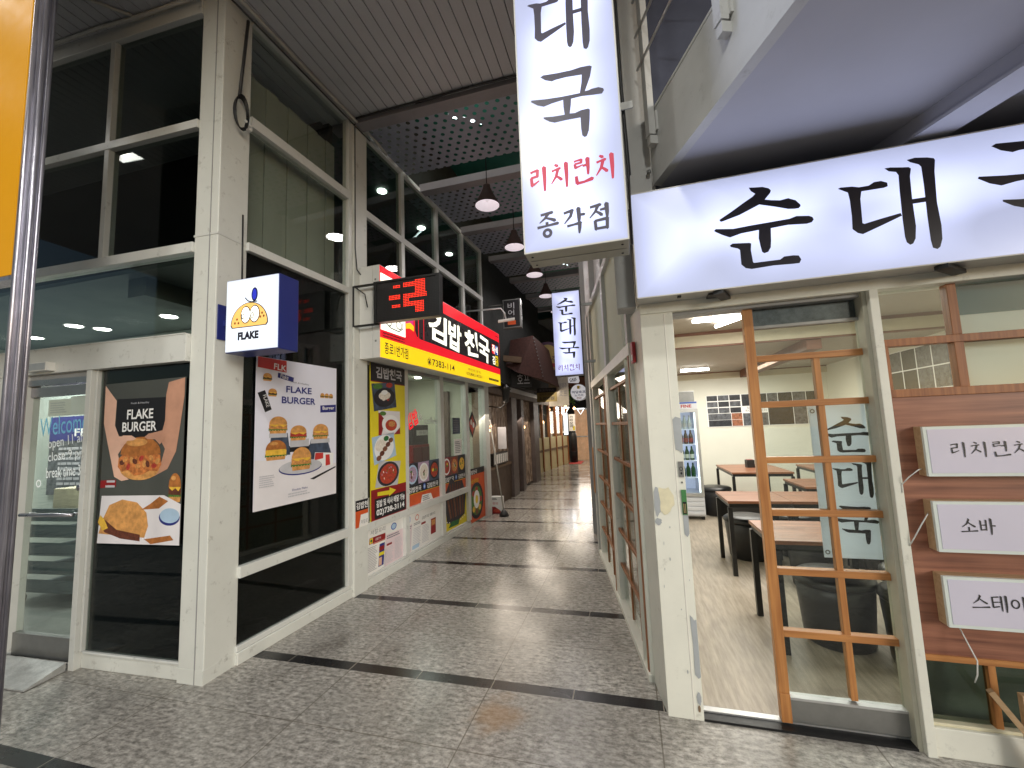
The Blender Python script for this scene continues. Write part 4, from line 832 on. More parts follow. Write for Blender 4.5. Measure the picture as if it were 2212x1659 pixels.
p = MB(); p.box(0.150, 0.176, -0.008, 0.0, 1.06, 1.195, 'latch_green'); p.box(0.1535, 0.1725, -0.0095, -0.008, 1.065, 1.13, 'black'); p.box(0.156, 0.160, -0.0115, -0.0095, 1.07, 1.12, 'brass'); p.box(0.164, 0.168, -0.0115, -0.0095, 1.07, 1.12, 'brass'); p.build('latch', post)
p = MB(); p.box(0.0, 2.7, -0.012, 0.12, 2.205, 2.265, 'cream_paint'); p.box(0.178, 1.10, 0.02, 0.12, 2.185, 2.205, 'grey_paint'); p.build('header', rs, bevel=0.003)
p = MB(); p.box(1.118, 1.157, -0.03, 0.10, 0.0, 2.205, 'cream_paint'); p.box(1.098, 1.118, 0.0, 0.10, 0.0, 2.205, 'reveal_paint'); p.build('door_jamb', rs, bevel=0.003)
p = MB(); p.box(0.178, 1.10, 0.0, 0.115, 0.0, 0.012, 'black'); p.box(0.178, 1.10, 0.06, 0.10, 0.012, 0.02, 'alu'); p.build('door_sill', rs)
# sliding door, half open
d = MB(); d.box(0.60, 1.098, 0.071, 0.077, 0.145, 2.19, 'glass_clear'); sd = d.build('sliding_door', rs)
d = MB(); d.box(0.553, 0.602, 0.05, 0.092, 0.16, 2.195, 'wood_orange'); d.box(0.553, 0.602, 0.046, 0.092, 0.02, 0.16, 'wood_orange'); d.box(0.872, 0.902, 0.054, 0.090, 0.16, 1.885, 'wood_orange'); d.each('stile', sd, bevel=0.002)
d = MB()
for z in (1.90, 1.645, 1.345, 1.068, 0.765, 0.455): d.box(0.602, 1.098, 0.05, 0.094, z-0.017, z+0.017, 'wood_orange_h')
d.each('muntin', sd, bevel=0.002)
d = MB(); d.box(0.602, 1.10, 0.048, 0.095, 0.03, 0.14, 'dull_steel'); d.box(0.602, 1.10, 0.045, 0.097, 0.135, 0.147, 'alu'); d.build('kick_rail', sd)
d = MB(); d.box(0.602, 1.098, 0.055, 0.09, 2.07, 2.085, 'dull_steel'); d.box(0.602, 1.098, 0.08, 0.085, 2.085, 2.19, 'photo_grey'); d.build('top_rail', sd)
# window bay with panelled front
w = MB(); w.box(1.158, 2.7, 0.045, 0.051, 1.687, 2.205, 'glass_clear'); w.build('window_pane', rs)
w = MB(); w.box(1.158, 2.7, 0.02, 0.075, 1.91, 1.948, 'wood_muntin'); w.box(1.158, 2.7, 0.005, 0.075, 1.65, 1.69, 'wood_muntin'); w.box(1.465, 1.503, 0.022, 0.072, 1.69, 1.91, 'wood_muntin'); w.box(1.465, 1.503, 0.022, 0.072, 1.948, 2.205, 'wood_muntin'); w.box(1.160, 1.196, 0.022, 0.072, 1.69, 1.91, 'wood_muntin'); w.each('muntin', rs, bevel=0.002)
w = MB(); w.box(1.525, 2.7, 0.10, 0.13, 1.66, 2.055, 'partition_white'); w.box(1.525, 2.7, 0.098, 0.13, 2.055, 2.205, 'teal_board'); w.build('partition_board', rs)
w = MB(); w.box(1.158, 2.7, 0.012, 0.04, 0.437, 1.65, 'wood_panel'); w.build('wood_panel', rs)
w = MB(); w.box(1.158, 2.7, 0.004, 0.045, 0.41, 0.437, 'wood_orange_h'); w.box(1.405, 1.432, 0.008, 0.045, 0.14, 0.41, 'wood_orange'); w.build('wood_rail', rs)
w = MB(); w.box(1.158, 1.405, 0.03, 0.036, 0.14, 0.41, 'glass_dark'); w.box(1.432, 2.7, 0.03, 0.036, 0.14, 0.41, 'glass_dark'); w.each('low_pane', rs)
w = MB(); w.box(1.158, 2.7, 0.16, 0.18, 0.0, 1.65, M('back_panel', L(168, 174, 156), 0.6)); w.build('panel_backing', rs)
w = MB(); w.box(1.157, 2.7, -0.015, 0.07, 0.0, 0.125, 'cream_paint'); w.box(1.157, 2.7, 0.0, 0.07, 0.125, 0.14, 'peel_cream'); w.build('window_sill', rs, bevel=0.004)
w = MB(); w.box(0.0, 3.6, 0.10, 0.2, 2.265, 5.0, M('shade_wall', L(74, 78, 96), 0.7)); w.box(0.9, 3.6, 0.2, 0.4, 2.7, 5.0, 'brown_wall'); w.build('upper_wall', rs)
# shell of the room
w = MB(); w.box(0.3, 3.9, 9.3, 9.4, 0, 2.8, 'room_wall'); w.box(3.72, 3.82, 2.75, 9.3, 0, 2.8, 'room_wall'); w.add([(0.0, 3.0, 0), (0.04, 3.0, 0), (0.62, 9.3, 0), (0.56, 9.3, 0), (0.0, 3.0, 2.75), (0.04, 3.0, 2.75), (0.62, 9.3, 2.75), (0.56, 9.3, 2.75)], [(0, 3, 2, 1), (4, 5, 6, 7), (0, 1, 5, 4), (1, 2, 6, 5), (2, 3, 7, 6), (3, 0, 4, 7)], 'room_wall')
w.box(2.7, 3.8, 2.62, 2.74, 0, 2.8, 'room_wall'); w.build('room_wall', rs, I4)
w = MB(); w.box(0.1, 3.75, 2.68, 5.85, 2.70, 2.74, 'room_ceiling'); w.box(0.3, 3.75, 5.85, 9.3, 2.52, 2.56, 'room_ceiling'); w.build('room_ceiling', rs, I4)
w = MB(); w.box(0.1, 3.72, 5.80, 5.85, 2.52, 2.66, 'room_band'); w.box(0.1, 3.72, 5.79, 5.85, 2.66, 2.70, 'trim_brown'); w.box(0.1, 3.72, 5.795, 5.85, 2.50, 2.52, 'trim_brown'); w.box(0.4, 3.72, 9.25, 9.3, 2.39, 2.50, 'room_band'); w.box(0.4, 3.72, 9.245, 9.3, 2.50, 2.52, 'trim_brown'); w.obox((2.30, 9.25, 2.45), (2.25, 5.85, 2.45), 0.16, 0.14, 'trim_brown'); w.build('ceiling_trim', rs, I4)
w = MB(); w.box(0.55, 3.72, 9.27, 9.3, 0.0, 0.12, 'wood_orange_h'); w.build('skirting', rs, I4)
# alley face: two paned sliding sashes under pale boards
ZM = (1.885, 1.572, 1.262, 0.945, 0.64, 0.34)
def sash(x0, x1, vx, first):
    g = MB(); g.box(x0, x1, -0.03, -0.024, 0.06, 2.02, 'glass_clear'); s_ = g.build('sash', rs, RWm)
    g = MB()
    g.box(x1-0.07, x1, -0.035, 0.012, 0.0, 2.02, 'cream_paint')
    g.box(x0, x0+0.035, -0.03, 0.02, 0.0, 2.02, 'wood_muntin'); g.each('stile', s_, RWm, bevel=0.002)
    g = MB()
    for z in ZM: g.box(x0+0.035, x1-0.07, -0.0235, -0.004, z-0.012, z+0.012, 'wood_muntin')
    for v_ in vx: g.box(v_-0.014, v_+0.014, -0.024, -0.012, 0.06, ZM[0]-0.015, 'wood_muntin')
    g.each('muntin', s_, RWm, bevel=0.002)
    g = MB()
    for i in range(7):
        a_, b_ = x0+(x1-x0)*i/7, x0+(x1-x0)*(i+1)/7; g.box(a_, b_-0.006, -0.052-0.004*(i % 2), -0.049-0.004*(i % 2), 0.05, 2.0, 'blind')
    g.build('blind', s_, RWm)
sash(0.03, 1.20, (0.37, 0.70), True); sash(1.30, 2.55, (1.68, 2.07), False)
g = MB()
g.box(0.0, 2.70, -0.06, 0.02, 2.02, 2.10, 'cream_paint'); g.box(0.0, 0.03, -0.05, 0.015, 0, 2.02, 'cream_paint'); g.box(1.20, 1.30, -0.05, 0.016, 0, 2.02, 'cream_paint'); g.box(0.0, 2.62, -0.06, 0.03, 0.0, 0.045, 'cream_paint')
g.box(0.0, 0.07, -0.05, 0.022, 2.10, 2.95, 'fascia_paint'); g.box(1.07, 1.18, -0.05, 0.022, 2.10, 2.95, 'fascia_paint'); g.box(2.36, 2.46, -0.05, 0.022, 2.10, 2.95, 'fascia_paint'); g.box(0.0, 2.7, -0.05, 0.024, 2.95, 3.02, 'fascia_paint')
g.each('frame', rs, RWm, bevel=0.003)
g = MB(); g.box(0.07, 1.07, -0.03, -0.01, 2.10, 2.95, 'board_green'); g.box(1.18, 2.36, -0.03, -0.01, 2.10, 2.95, 'board_green'); g.each('board', rs, RWm)
g = MB(); g.box(2.55, 3.10, -0.10, -0.02, 0.0, 5.0, 'grey_paint'); g.box(2.60, 2.72, -0.02, 0.03, 0.0, 3.0, 'fascia_paint'); g.box(2.61, 2.71, 0.03, 0.04, 0.72, 1.28, 'wood_orange'); g.box(0.0, 2.6, -0.10, -0.04, 3.02, 5.0, 'grey_paint'); g.box(1.1, 1.16, -0.04, 0.02, 3.02, 5.0, 'fascia_paint'); g.box(2.1, 2.16, -0.04, 0.02, 3.02, 5.0, 'fascia_paint'); g.build('alley_pier', rs, RWm)
g = MB(); g.box(-0.125, -0.07, 0.0, 0.02, 1.95, 2.08, 'fire_red'); g.box(-0.12, -0.075, 0.02, 0.022, 1.965, 2.0, 'paper'); tag(g.build('alarm_box', None, RWm), 'small red fire alarm box on the alley side of the cream corner post', 'alarm')
# ---- signs on the restaurant
def brush(t, key, x0, x1, z0, z1, mat, y):
    a = MB()
    for s_ in GLYPH[key]: a.poly([(x0+(x1-x0)*u/100, z0+(z1-z0)*w/100) for u, w in s_], mat, y)
    a.build('letter', t)
V_ = [(68, 99, 5), (73, 94, 12), (74, 50, 10), (73, 6, 6)]
RL = [[(8, 82, 7), (20, 86, 6), (42, 88, 9)], [(42, 90, 9), (40, 64, 8)], [(10, 62, 7), (42, 66, 7)], [(11, 63, 8), (14, 32, 9)], [(12, 33, 9), (28, 38, 6), (47, 47, 4)]]
CH = [[(20, 97, 6), (34, 90, 9)], [(6, 73, 7), (20, 76, 6), (45, 80, 8)], [(35, 77, 9), (26, 52, 8), (3, 26, 3)], [(25, 54, 5), (40, 44, 8), (50, 36, 9)]]
ST = [[(47, 97, 6), (53, 91, 10), (40, 66, 8), (11, 45, 3)], [(45, 76, 5), (66, 60, 8), (85, 48, 11)]]
SYL = {
 '리': RL+[V_], '치': CH+[V_],
 '런': [[(x, 52+y*0.5, w*0.85) for x, y, w in s_] for s_ in RL]+[[(46, 71, 6), (66, 73, 8)], [(64, 100, 5), (69, 96, 12), (70, 62, 9), (69, 38, 6)], [(15, 37, 8), (18, 10, 10)], [(15, 9, 9), (50, 11, 7), (86, 18, 11)]],
 '종': [[(22, 93, 7), (72, 98, 9)], [(55, 95, 9), (40, 78, 7), (17, 63, 3)], [(42, 80, 5), (66, 72, 8), (82, 65, 10)], [(48, 63, 8), (48, 48, 8)], [(6, 45, 8), (50, 48, 6), (94, 52, 9)], 'o', (48, 19, 21, 19, 8)],
 '각': [[(8, 85, 7), (46, 92, 9)], [(44, 93, 9), (36, 70, 8), (10, 45, 3)], [(65, 100, 5), (70, 96, 12), (71, 60, 10), (70, 40, 6)], [(70, 70, 7), (93, 70, 8)], [(20, 33, 7), (50, 36, 6), (76, 39, 10)], [(73, 39, 10), (71, 18, 9), (69, 1, 5)]],
 '점': [[(5, 91, 7), (47, 96, 9)], [(37, 93, 9), (26, 72, 7), (3, 51, 3)], [(26, 74, 5), (42, 64, 8), (51, 56, 9)], [(45, 76, 6), (70, 78, 8)], [(67, 100, 5), (72, 96, 12), (73, 64, 10), (72, 43, 6)], [(23, 38, 8), (25, 3, 8)], [(22, 36, 7), (74, 40, 9)], [(72, 41, 9), (70, 3, 8)], [(25, 6, 7), (70, 7, 8)]],
 '소': ST+[[(50, 46, 8), (50, 20, 8)], [(3, 17, 8), (50, 20, 6), (97, 24, 10)]],
 '스': ST+[[(3, 21, 8), (50, 24, 6), (97, 28, 10)]],
 '바': [[(11, 87, 5), (15, 82, 9), (16, 28, 7)], [(43, 91, 5), (47, 86, 9), (46, 28, 7)], [(16, 58, 6), (46, 60, 7)], [(16, 30, 7), (46, 32, 8)], [(69, 100, 5), (74, 96, 12), (75, 40, 10), (73, 4, 6)], [(74, 56, 7), (97, 56, 9)]],
 '테': [[(8, 86, 6), (44, 90, 8)], [(12, 58, 6), (40, 60, 7)], [(12, 88, 8), (14, 28, 8)], [(12, 28, 8), (46, 35, 7)], [(43, 60, 6), (60, 61, 7)], [(55, 96, 5), (59, 92, 10), (60, 10, 6)], [(79, 100, 5), (84, 96, 12), (85, 40, 10), (83, 4, 6)]],
 '이': ['o', (28, 54, 24, 27, 8), V_],
 '크': [[(16, 91, 7), (80, 95, 9)], [(77, 96, 10), (68, 60, 7), (50, 36, 4)], [(16, 66, 6), (72, 68, 7)], [(3, 21, 8), (50, 24, 6), (97, 28, 10)]],
}
def brush_text(t, st, x0, x1, z0, z1, mat, y, gap=0.06, wt=1.0):
    """words drawn stroke by stroke with swelling brush lines, one part per syllable"""
    n = len(st); cw = (x1-x0)/(n+gap*(n-1)); h = z1-z0
    for k, ch in enumerate(st):
        a = MB(); ox = x0+k*cw*(1+gap); seq = SYL[ch]; i = 0; m = 0
        while i < len(seq):
            s_ = seq[i]; yy = y-0.00012*m; m += 1
            if s_ == 'o':
                cx, cz, rx, rz, w = seq[i+1]; a.ring(ox+cx*cw/100, z0+cz*h/100, rx*cw/100, rz*h/100, w*wt*h/100, mat, yy, 24); i += 2; continue
            P = [(ox+p[0]*cw/100, z0+p[1]*h/100, p[2]*wt*h/100) for p in s_]; A_, B_ = [], []
            for q in range(len(P)):
                b0, b1 = P[max(q-1, 0)], P[min(q+1, len(P)-1)]; dx, dz = b1[0]-b0[0], b1[1]-b0[1]; l = math.hypot(dx, dz); nx, nz = -dz/l*P[q][2]/2, dx/l*P[q][2]/2
                A_.append((P[q][0]+nx, P[q][1]+nz)); B_.append((P[q][0]-nx, P[q][1]-nz))
            e = P[-1]; d = (P[-1][0]-P[-2][0], P[-1][1]-P[-2][1]); l = math.hypot(*d); A_.append((e[0]+d[0]/l*e[2]*0.45, e[1]+d[1]/l*e[2]*0.45))
            a.poly(A_+B_[::-1], mat, yy); i += 1
        a.build('letter', t)
t = thing('shop_sign', 'long horizontal lit white lightbox with three big dark brush letters over the restaurant door', 'lit sign', FRm)
lightbox('wide_face', (0.62, 0.68, 1.0, 1), (1.2, 2.567), (1.21, 0.307), 0.56, 1.42, 0.24, 1.9)
a = MB(); a.box(-0.014, 2.41, -0.145, 0.09, 2.262, 2.875, 'alu'); a.box(0.20, 0.22, -0.12, -0.09, 2.254, 2.262, 'charcoal'); a.box(0.36, 0.43, -0.10, -0.02, 2.25, 2.262, 'charcoal'); a.build('casing', t, bevel=0.003)
a = MB(); a.box(-0.009, 2.405, -0.15, -0.145, 2.267, 2.870, 'wide_face'); a.build('lit_face', t)
a = MB(); a.box(-0.014, 2.41, -0.152, -0.145, 2.870, 2.876, 'white_plastic'); a.box(-0.014, 2.41, -0.152, -0.145, 2.261, 2.267, 'white_plastic'); a.box(-0.015, -0.009, -0.152, -0.145, 2.261, 2.876, 'white_plastic'); a.build('rim', t)
a = MB(); y = -0.1515; brush(t, 'SUN', 0.405, 0.868, 2.35, 2.794, 'ink_lit', y); brush(t, 'DAE', 0.986, 1.39, 2.334, 2.80, 'ink_lit', y); brush(t, 'GUK', 1.537, 1.985, 2.345, 2.80, 'ink_lit', y)
area('sign_glow', t, (1.2, -0.16, 2.57), (R(-90), 0, 0), 2.3, 0.55, 3, (0.74, 0.80, 1.0))
g = MB(); g.obox((0.40, -0.14, 2.25), (0.46, -0.02, 2.245), 0.05, 0.02, 'charcoal'); tag(g.build('lamp_bracket', None, FRm), 'small dark bracket under the wide sign, above the open doorway', 'bracket')
g = MB(); g.obox((1.36, -0.14, 2.25), (1.50, -0.02, 2.245), 0.05, 0.02, 'charcoal'); tag(g.build('lamp_bracket', None, FRm), 'longer dark bracket under the wide sign, above the right hand window', 'bracket')
t = thing('hanging_sign', 'tall upright lit white lightbox at the passage corner with brush letters and a red line', 'lit sign', FR_((0, 2.0), 0))
lightbox('tall_face', (0.60, 0.66, 1.0, 1), (-0.1945, 3.62), (0.2565, 1.175), 0.58, 1.5, 0.17, 2.2)
a = MB(); a.box(-0.451, 0.062, 0.006, 0.2, 2.445, 4.80, M('sign_casing', L(168, 166, 152), 0.4, var=0.05)); a.box(-0.44, 0.05, 0.10, 0.104, 2.442, 2.445, 'grey_paint')
for x_, y_ in ((-0.42, 0.05), (0.03, 0.05), (-0.42, 0.16), (0.03, 0.16)): a.lathe(x_, y_, [(0.007, 2.442), (0.007, 2.4455)], 'charcoal', 8)
a.build('casing', t, bevel=0.003)
a = MB(); a.box(-0.445, 0.056, 0.0, 0.006, 2.452, 4.794, 'tall_face'); a.build('lit_face', t)
a = MB()
for b_ in ((-0.452, -0.445, 2.445, 4.8), (0.056, 0.063, 2.445, 4.8), (-0.445, 0.056, 2.445, 2.452)): a.box(b_[0], b_[1], -0.002, 0.006, b_[2], b_[3], 'white_plastic')
a.build('rim', t)
y = -0.0015; brush(t, 'SUN', -0.395, -0.0, 4.14, 4.55, 'ink_grey', y); brush(t, 'DAE', -0.378, -0.05, 3.475, 3.90, 'ink_grey', y); brush(t, 'GUK', -0.382, -0.009, 3.004, 3.393, 'ink_grey', y); brush_text(t, '종각점', -0.385, 0.0, 2.512, 2.645, 'ink_grey', y, 0.12, 1.42)
brush_text(t, '리치런치', -0.41, 0.035, 2.755, 2.895, 'ink_red_lit', y, 0.02, 1.35)
a = MB(); a.box(0.062, 0.13, 0.15, 0.158, 3.22, 3.26, 'fascia_paint'); a.box(0.062, 0.13, 0.15, 0.158, 4.3, 4.34, 'fascia_paint'); a.each('mounting_bracket', t)
area('sign_glow', t, (-0.195, -0.012, 3.6), (R(-90), 0, 0), 0.46, 2.2, 7, (0.60, 0.68, 1.0))
g = MB(); g.tube([(0.075, 2.16, 4.9), (0.082, 2.18, 4.0), (0.078, 2.17, 3.4), (0.086, 2.19, 2.9), (0.08, 2.2, 2.5)], 0.007, 'black'); g.tube([(0.09, 2.18, 4.9), (0.08, 2.2, 3.6), (0.095, 2.2, 2.88)], 0.005, 'charcoal'); tag(g.build('sign_cable', None), 'dark cables hanging between the tall lit sign and the steel column', 'cable')
t = thing('hanging_sign', 'smaller upright lit sign with brush letters and purple line, further down the passage', 'lit sign', FR_((0, 4.6), 0))
lightbox('small_face', (0.60, 0.64, 1.0, 1), (-0.59, 2.595), (0.157, 0.48), 0.6, 1.3, 0.10, 4.0)
a = MB(); a.box(-0.747, -0.433, 0.006, 0.13, 2.118, 3.072, 'charcoal'); a.build('casing', t, bevel=0.003)
a = MB(); a.box(-0.742, -0.438, 0.0, 0.006, 2.124, 3.066, 'small_face'); a.build('lit_face', t)
a = MB(); y = -0.0015; brush(t, 'SUN', -0.70, -0.48, 2.80, 3.0, 'ink_lit', y); brush(t, 'DAE', -0.69, -0.485, 2.555, 2.765, 'ink_lit', y); brush(t, 'GUK', -0.69, -0.465, 2.305, 2.50, 'ink_lit', y); M('ink_purple', L(130, 60, 150), 0.4, emis=0.16, ecol=L(150, 60, 160)); brush_text(t, '리치런치', -0.71, -0.46, 2.165, 2.24, 'ink_purple', y, 0.02, 1.1)
a = MB(); a.box(-0.433, -0.30, 0.05, 0.07, 2.9, 2.93, 'dull_steel'); a.box(-0.433, -0.30, 0.05, 0.07, 2.25, 2.28, 'dull_steel'); a.each('mounting_bracket', t)
t = thing('door_banner', 'white upright sign with black brush letters behind the sliding door panes', 'sign', FRm)
a = MB(); a.box(0.842, 1.10, 0.105, 0.111, 0.832, 1.628, 'translucent_board'); a.build('board', t)
a = MB(); y = 0.1035; brush(t, 'SUN', 0.90, 1.115, 1.375, 1.565, 'print_black', y); brush(t, 'DAE', 0.92, 1.10, 1.14, 1.33, 'print_black', y); brush(t, 'GUK', 0.90, 1.10, 0.905, 1.10, 'print_black', y)
a = MB()
for z_ in (1.60, 0.86): a.ring(0.858, z_, 0.012, 0.012, 0.006, 'dull_steel', 0.103)
a.build('grommet', t)
for i, (z0, z1, s_, x1, lb) in enumerate(((1.268, 1.503, '리치런치', 1.645, 'uppermost wood edged white lightbox on the brown panel, four letters'), (0.923, 1.155, '소바', 1.465, 'middle wood edged white lightbox on the brown panel, two letters'), (0.59, 0.817, '스테이크', 1.61, 'lowest wood edged white lightbox on the brown panel, above the trailing wire'))):
    t = thing('lightbox', lb, 'lightbox', FRm, 'unlit menu lightboxes on the wooden panel')
    a = MB(); a.box(1.247, 1.85, -0.044, 0.012, z0, z1, 'wood_light'); a.build('wooden_frame', t, bevel=0.002)
    a = MB(); a.box(1.247, 1.85, -0.06, -0.044, z0+0.001, z1-0.001, 'acrylic_edge'); a.box(1.262, 1.85, -0.062, -0.06, z0+0.016, z1-0.014, 'acrylic'); a.build('acrylic_face', t)
    zc = (z0+z1)/2+0.005; brush_text(t, s_, 1.337, x1, zc-0.037, zc+0.037, 'print_black', -0.0635, 0.04, 1.0)
for pts, lb in (([(1.25, -0.01, 1.30), (1.215, -0.05, 1.30), (1.17, -0.055, 1.265), (1.150, -0.03, 1.225), (1.149, -0.031, 1.19)], 'white wire looping from the uppermost lightbox to the door jamb'), ([(1.25, -0.01, 1.09), (1.225, -0.05, 1.09), (1.195, -0.06, 1.05), (1.165, -0.045, 0.98), (1.15, -0.031, 0.94)], 'white wire looping from the middle lightbox to the door jamb'), ([(1.30, -0.02, 0.59), (1.312, -0.05, 0.52), (1.325, -0.07, 0.46), (1.318, -0.07, 0.40), (1.308, -0.065, 0.365)], 'white wire trailing down below the lowest lightbox')):
    g = MB(); g.tube(pts, 0.0028, 'white_plastic', 6); tag(g.build('loose_wire', None, FRm), lb, 'wire', 'loose wires of the menu lightboxes')
t = thing('wooden_easel', 'pale wooden leg of an easel leaning at the right end of the wooden panel', 'easel', FRm)
a = MB(); a.obox((1.36, -0.06, 0.335), (1.56, -0.10, 0.01), 0.03, 0.022, 'wood_light'); a.build('leg', t); a = MB(); a.obox((1.47, -0.07, 0.34), (1.47, -0.07, 0.01), 0.028, 0.028, 'wood_light', up=(0, 1, 0)); a.obox((1.46, -0.07, 0.30), (1.9, -0.07, 0.31), 0.028, 0.03, 'wood_light'); a.build('crossbar', t)
# ------------------------------------------------------------------ steel walkway overhead
t = thing('walkway', 'grey painted steel walkway overhead with smooth lit underside and rod railing', 'walkway')
A0 = Vector((0.246, 2.545, 0)); D = Vector((0.366, -0.9306, 0)).normalized(); Nn = Vector((D.y, -D.x, 0))*-1
def W(s_, o_, z): q = A0+D*s_+Nn*o_; return (q.x, q.y, z)
def plate(a, s0, s1, o0, o1, z0, z1, mat):
    vs = [W(s0, o0, z0), W(s1, o0, z0), W(s1, o1, z0), W(s0, o1, z0), W(s0, o0, z1), W(s1, o0, z1), W(s1, o1, z1), W(s0, o1, z1)]
    a.add(vs, [(0, 3, 2, 1), (4, 5, 6, 7), (0, 1, 5, 4), (1, 2, 6, 5), (2, 3, 7, 6), (3, 0, 4, 7)], mat)
sgn = 1 if W(0, 1, 0)[0] > W(0, 0, 0)[0] else -1
a = MB(); plate(a, -0.02, 2.5, 0, sgn*0.016, 3.0, 3.43, 'fascia_paint'); plate(a, -0.02, 2.5, sgn*0.016, sgn*0.05, 3.0, 3.012, 'fascia_paint'); plate(a, -0.02, 2.5, sgn*-0.004, sgn*0.05, 3.43, 3.445, 'fascia_paint'); a.build('fascia', t)
a = MB(); P4 = [W(-0.15, sgn*0.05, 0), W(2.5, sgn*0.05, 0), (5.0, 0.2, 0), (5.0, 2.62, 0)]; vs = [(q[0], q[1], 3.006) for q in P4]+[(q[0], q[1], 3.06) for q in P4]
a.add(vs, [(0, 3, 2, 1), (4, 5, 6, 7), (0, 1, 5, 4), (1, 2, 6, 5), (2, 3, 7, 6), (3, 0, 4, 7)], 'slab_paint'); a.build('slab', t)
a = MB(); plate(a, -0.15, 2.3, sgn*1.06, sgn*1.16, 2.915, 3.006, 'slab_paint'); plate(a, -0.15, 2.3, sgn*1.03, sgn*1.19, 2.90, 2.915, 'slab_paint'); a.build('underside_beam', t)
for s_ in (0.06, 0.76, 1.46, 2.16):
    a = MB(); plate(a, s_-0.025, s_+0.025, sgn*-0.05, sgn*-0.012, 3.26, 4.5, 'fascia_paint'); b_ = a.build('baluster', t)
    a = MB(); plate(a, s_-0.015, s_+0.04, sgn*-0.012, 0, 3.28, 3.40, 'fascia_paint'); plate(a, s_-0.02, s_+0.02, sgn*-0.045, 0, 3.205, 3.255, 'fascia_paint'); a.build('bracket', b_)
for z_ in (3.74, 3.96, 4.2, 4.44):
    a = MB(); a.tube([W(0.0, sgn*-0.055, z_), W(2.45, sgn*-0.055, z_)], 0.008, 'alu', 8); a.build('railing_rod', t)
t = thing('steel_column', 'off white steel column rising behind the tall sign to the soffit', 'column')
a = MB(); a.box(0.105, 0.255, 2.585, 2.62, 2.30, 4.95, 'fascia_paint'); a.box(0.105, 0.255, 2.74, 2.775, 2.30, 4.95, 'fascia_paint'); a.box(0.165, 0.195, 2.62, 2.74, 2.30, 4.95, 'fascia_paint'); a.box(-0.02, 0.09, 2.62, 2.78, 2.28, 4.95, 'fascia_paint'); a.build('flange', t, bevel=0.004)
a = MB(); a.box(0.075, 0.26, 2.56, 2.62, 2.875, 2.93, 'fascia_paint'); a.lathe(0.22, 2.56, [(0.012, 3.08), (0.012, 3.10)], 'dull_steel', 6); a.build('base_plate', t)

# ------------------------------------------------------------------ inside the restaurant
def make_table(x0, x1, y0, y1, label):
    t = thing('dining_table', label, 'table', FR_(((x0+x1)/2, (y0+y1)/2), 0), 'dining tables in the restaurant')
    w, d = (x1-x0)/2, (y1-y0)/2
    a = MB(); a.box(-w, w, -d, d, 0.715, 0.742, 'table_wood'); a.build('tabletop', t, bevel=0.003)
    a = MB(); a.box(-w+0.015, w-0.015, -d+0.015, d-0.015, 0.675, 0.715, 'black_metal'); a.build('apron', t)
    for sx in (-1, 1):
        for sy in (-1, 1):
            a = MB(); a.box(sx*(w-0.02)-0.02, sx*(w-0.02)+0.02, sy*(d-0.02)-0.02, sy*(d-0.02)+0.02, 0.006, 0.675, 'black_metal'); a.build('leg', t)
    return t
make_table(0.90, 1.62, 3.30, 3.92, 'wooden table nearest the sliding door with black legs')
make_table(0.925, 1.50, 4.78, 5.41, 'wooden table in the second row, left one of the joined pair')
make_table(1.505, 2.10, 4.78, 5.41, 'wooden table in the second row, right one of the joined pair')
make_table(1.50, 2.35, 7.25, 8.50, 'wooden table by the back wall with a dark box on it')
make_table(1.96, 2.65, 5.75, 6.50, 'wooden table behind the second row, under the photo wall')
make_table(2.75, 3.45, 7.6, 8.4, 'wooden table in the far right corner below the photos')
st = thing('tub_stool', 'black vinyl tub stool under the table nearest the door', 'stool', FR_((1.33, 3.58), 0), 'black tub stools')
a = MB(); a.lathe(0, 0, [(0.195, 0.008), (0.205, 0.03), (0.225, 0.30), (0.232, 0.40)], 'vinyl_seat', 32); a.build('base', st)
a = MB(); a.lathe(0, 0, [(0.236, 0.40), (0.246, 0.415), (0.242, 0.44), (0.21, 0.462), (0.10, 0.472), (0.02, 0.474)], 'vinyl_seat', 32); a.build('seat_cushion', st)
for x, y, lb in ((1.24, 5.46, 'black vinyl tub stool behind the left table of the joined pair'), (1.80, 5.60, 'black vinyl tub stool behind the right table of the joined pair'), (1.72, 3.30, 'black vinyl tub stool at the right end of the nearest table'), (1.60, 7.02, 'black vinyl tub stool at the near left of the back table'), (2.10, 7.0, 'black vinyl tub stool at the near right of the back table'), (1.33, 7.75, 'black vinyl tub stool at the left end of the back table'), (2.3, 5.35, 'black vinyl tub stool right of the joined tables'), (1.60, 4.60, 'black vinyl tub stool in front of the joined tables'), (2.15, 4.2, 'black vinyl tub stool standing free in the right aisle'), (1.95, 3.75, 'black vinyl tub stool right of the nearest table')):
    dup(st, FR_((x, y), random.random()*90), lb)
t = thing('tissue_box', 'small dark box on the table by the back wall', 'box', FR_((1.93, 7.95), 8)); a = MB(); a.box(-0.06, 0.06, -0.05, 0.05, 0.742, 0.87, 'black_metal'); a.box(-0.045, 0.045, -0.035, 0.035, 0.87, 0.876, 'print_dkred'); a.build('box', t, bevel=0.006)
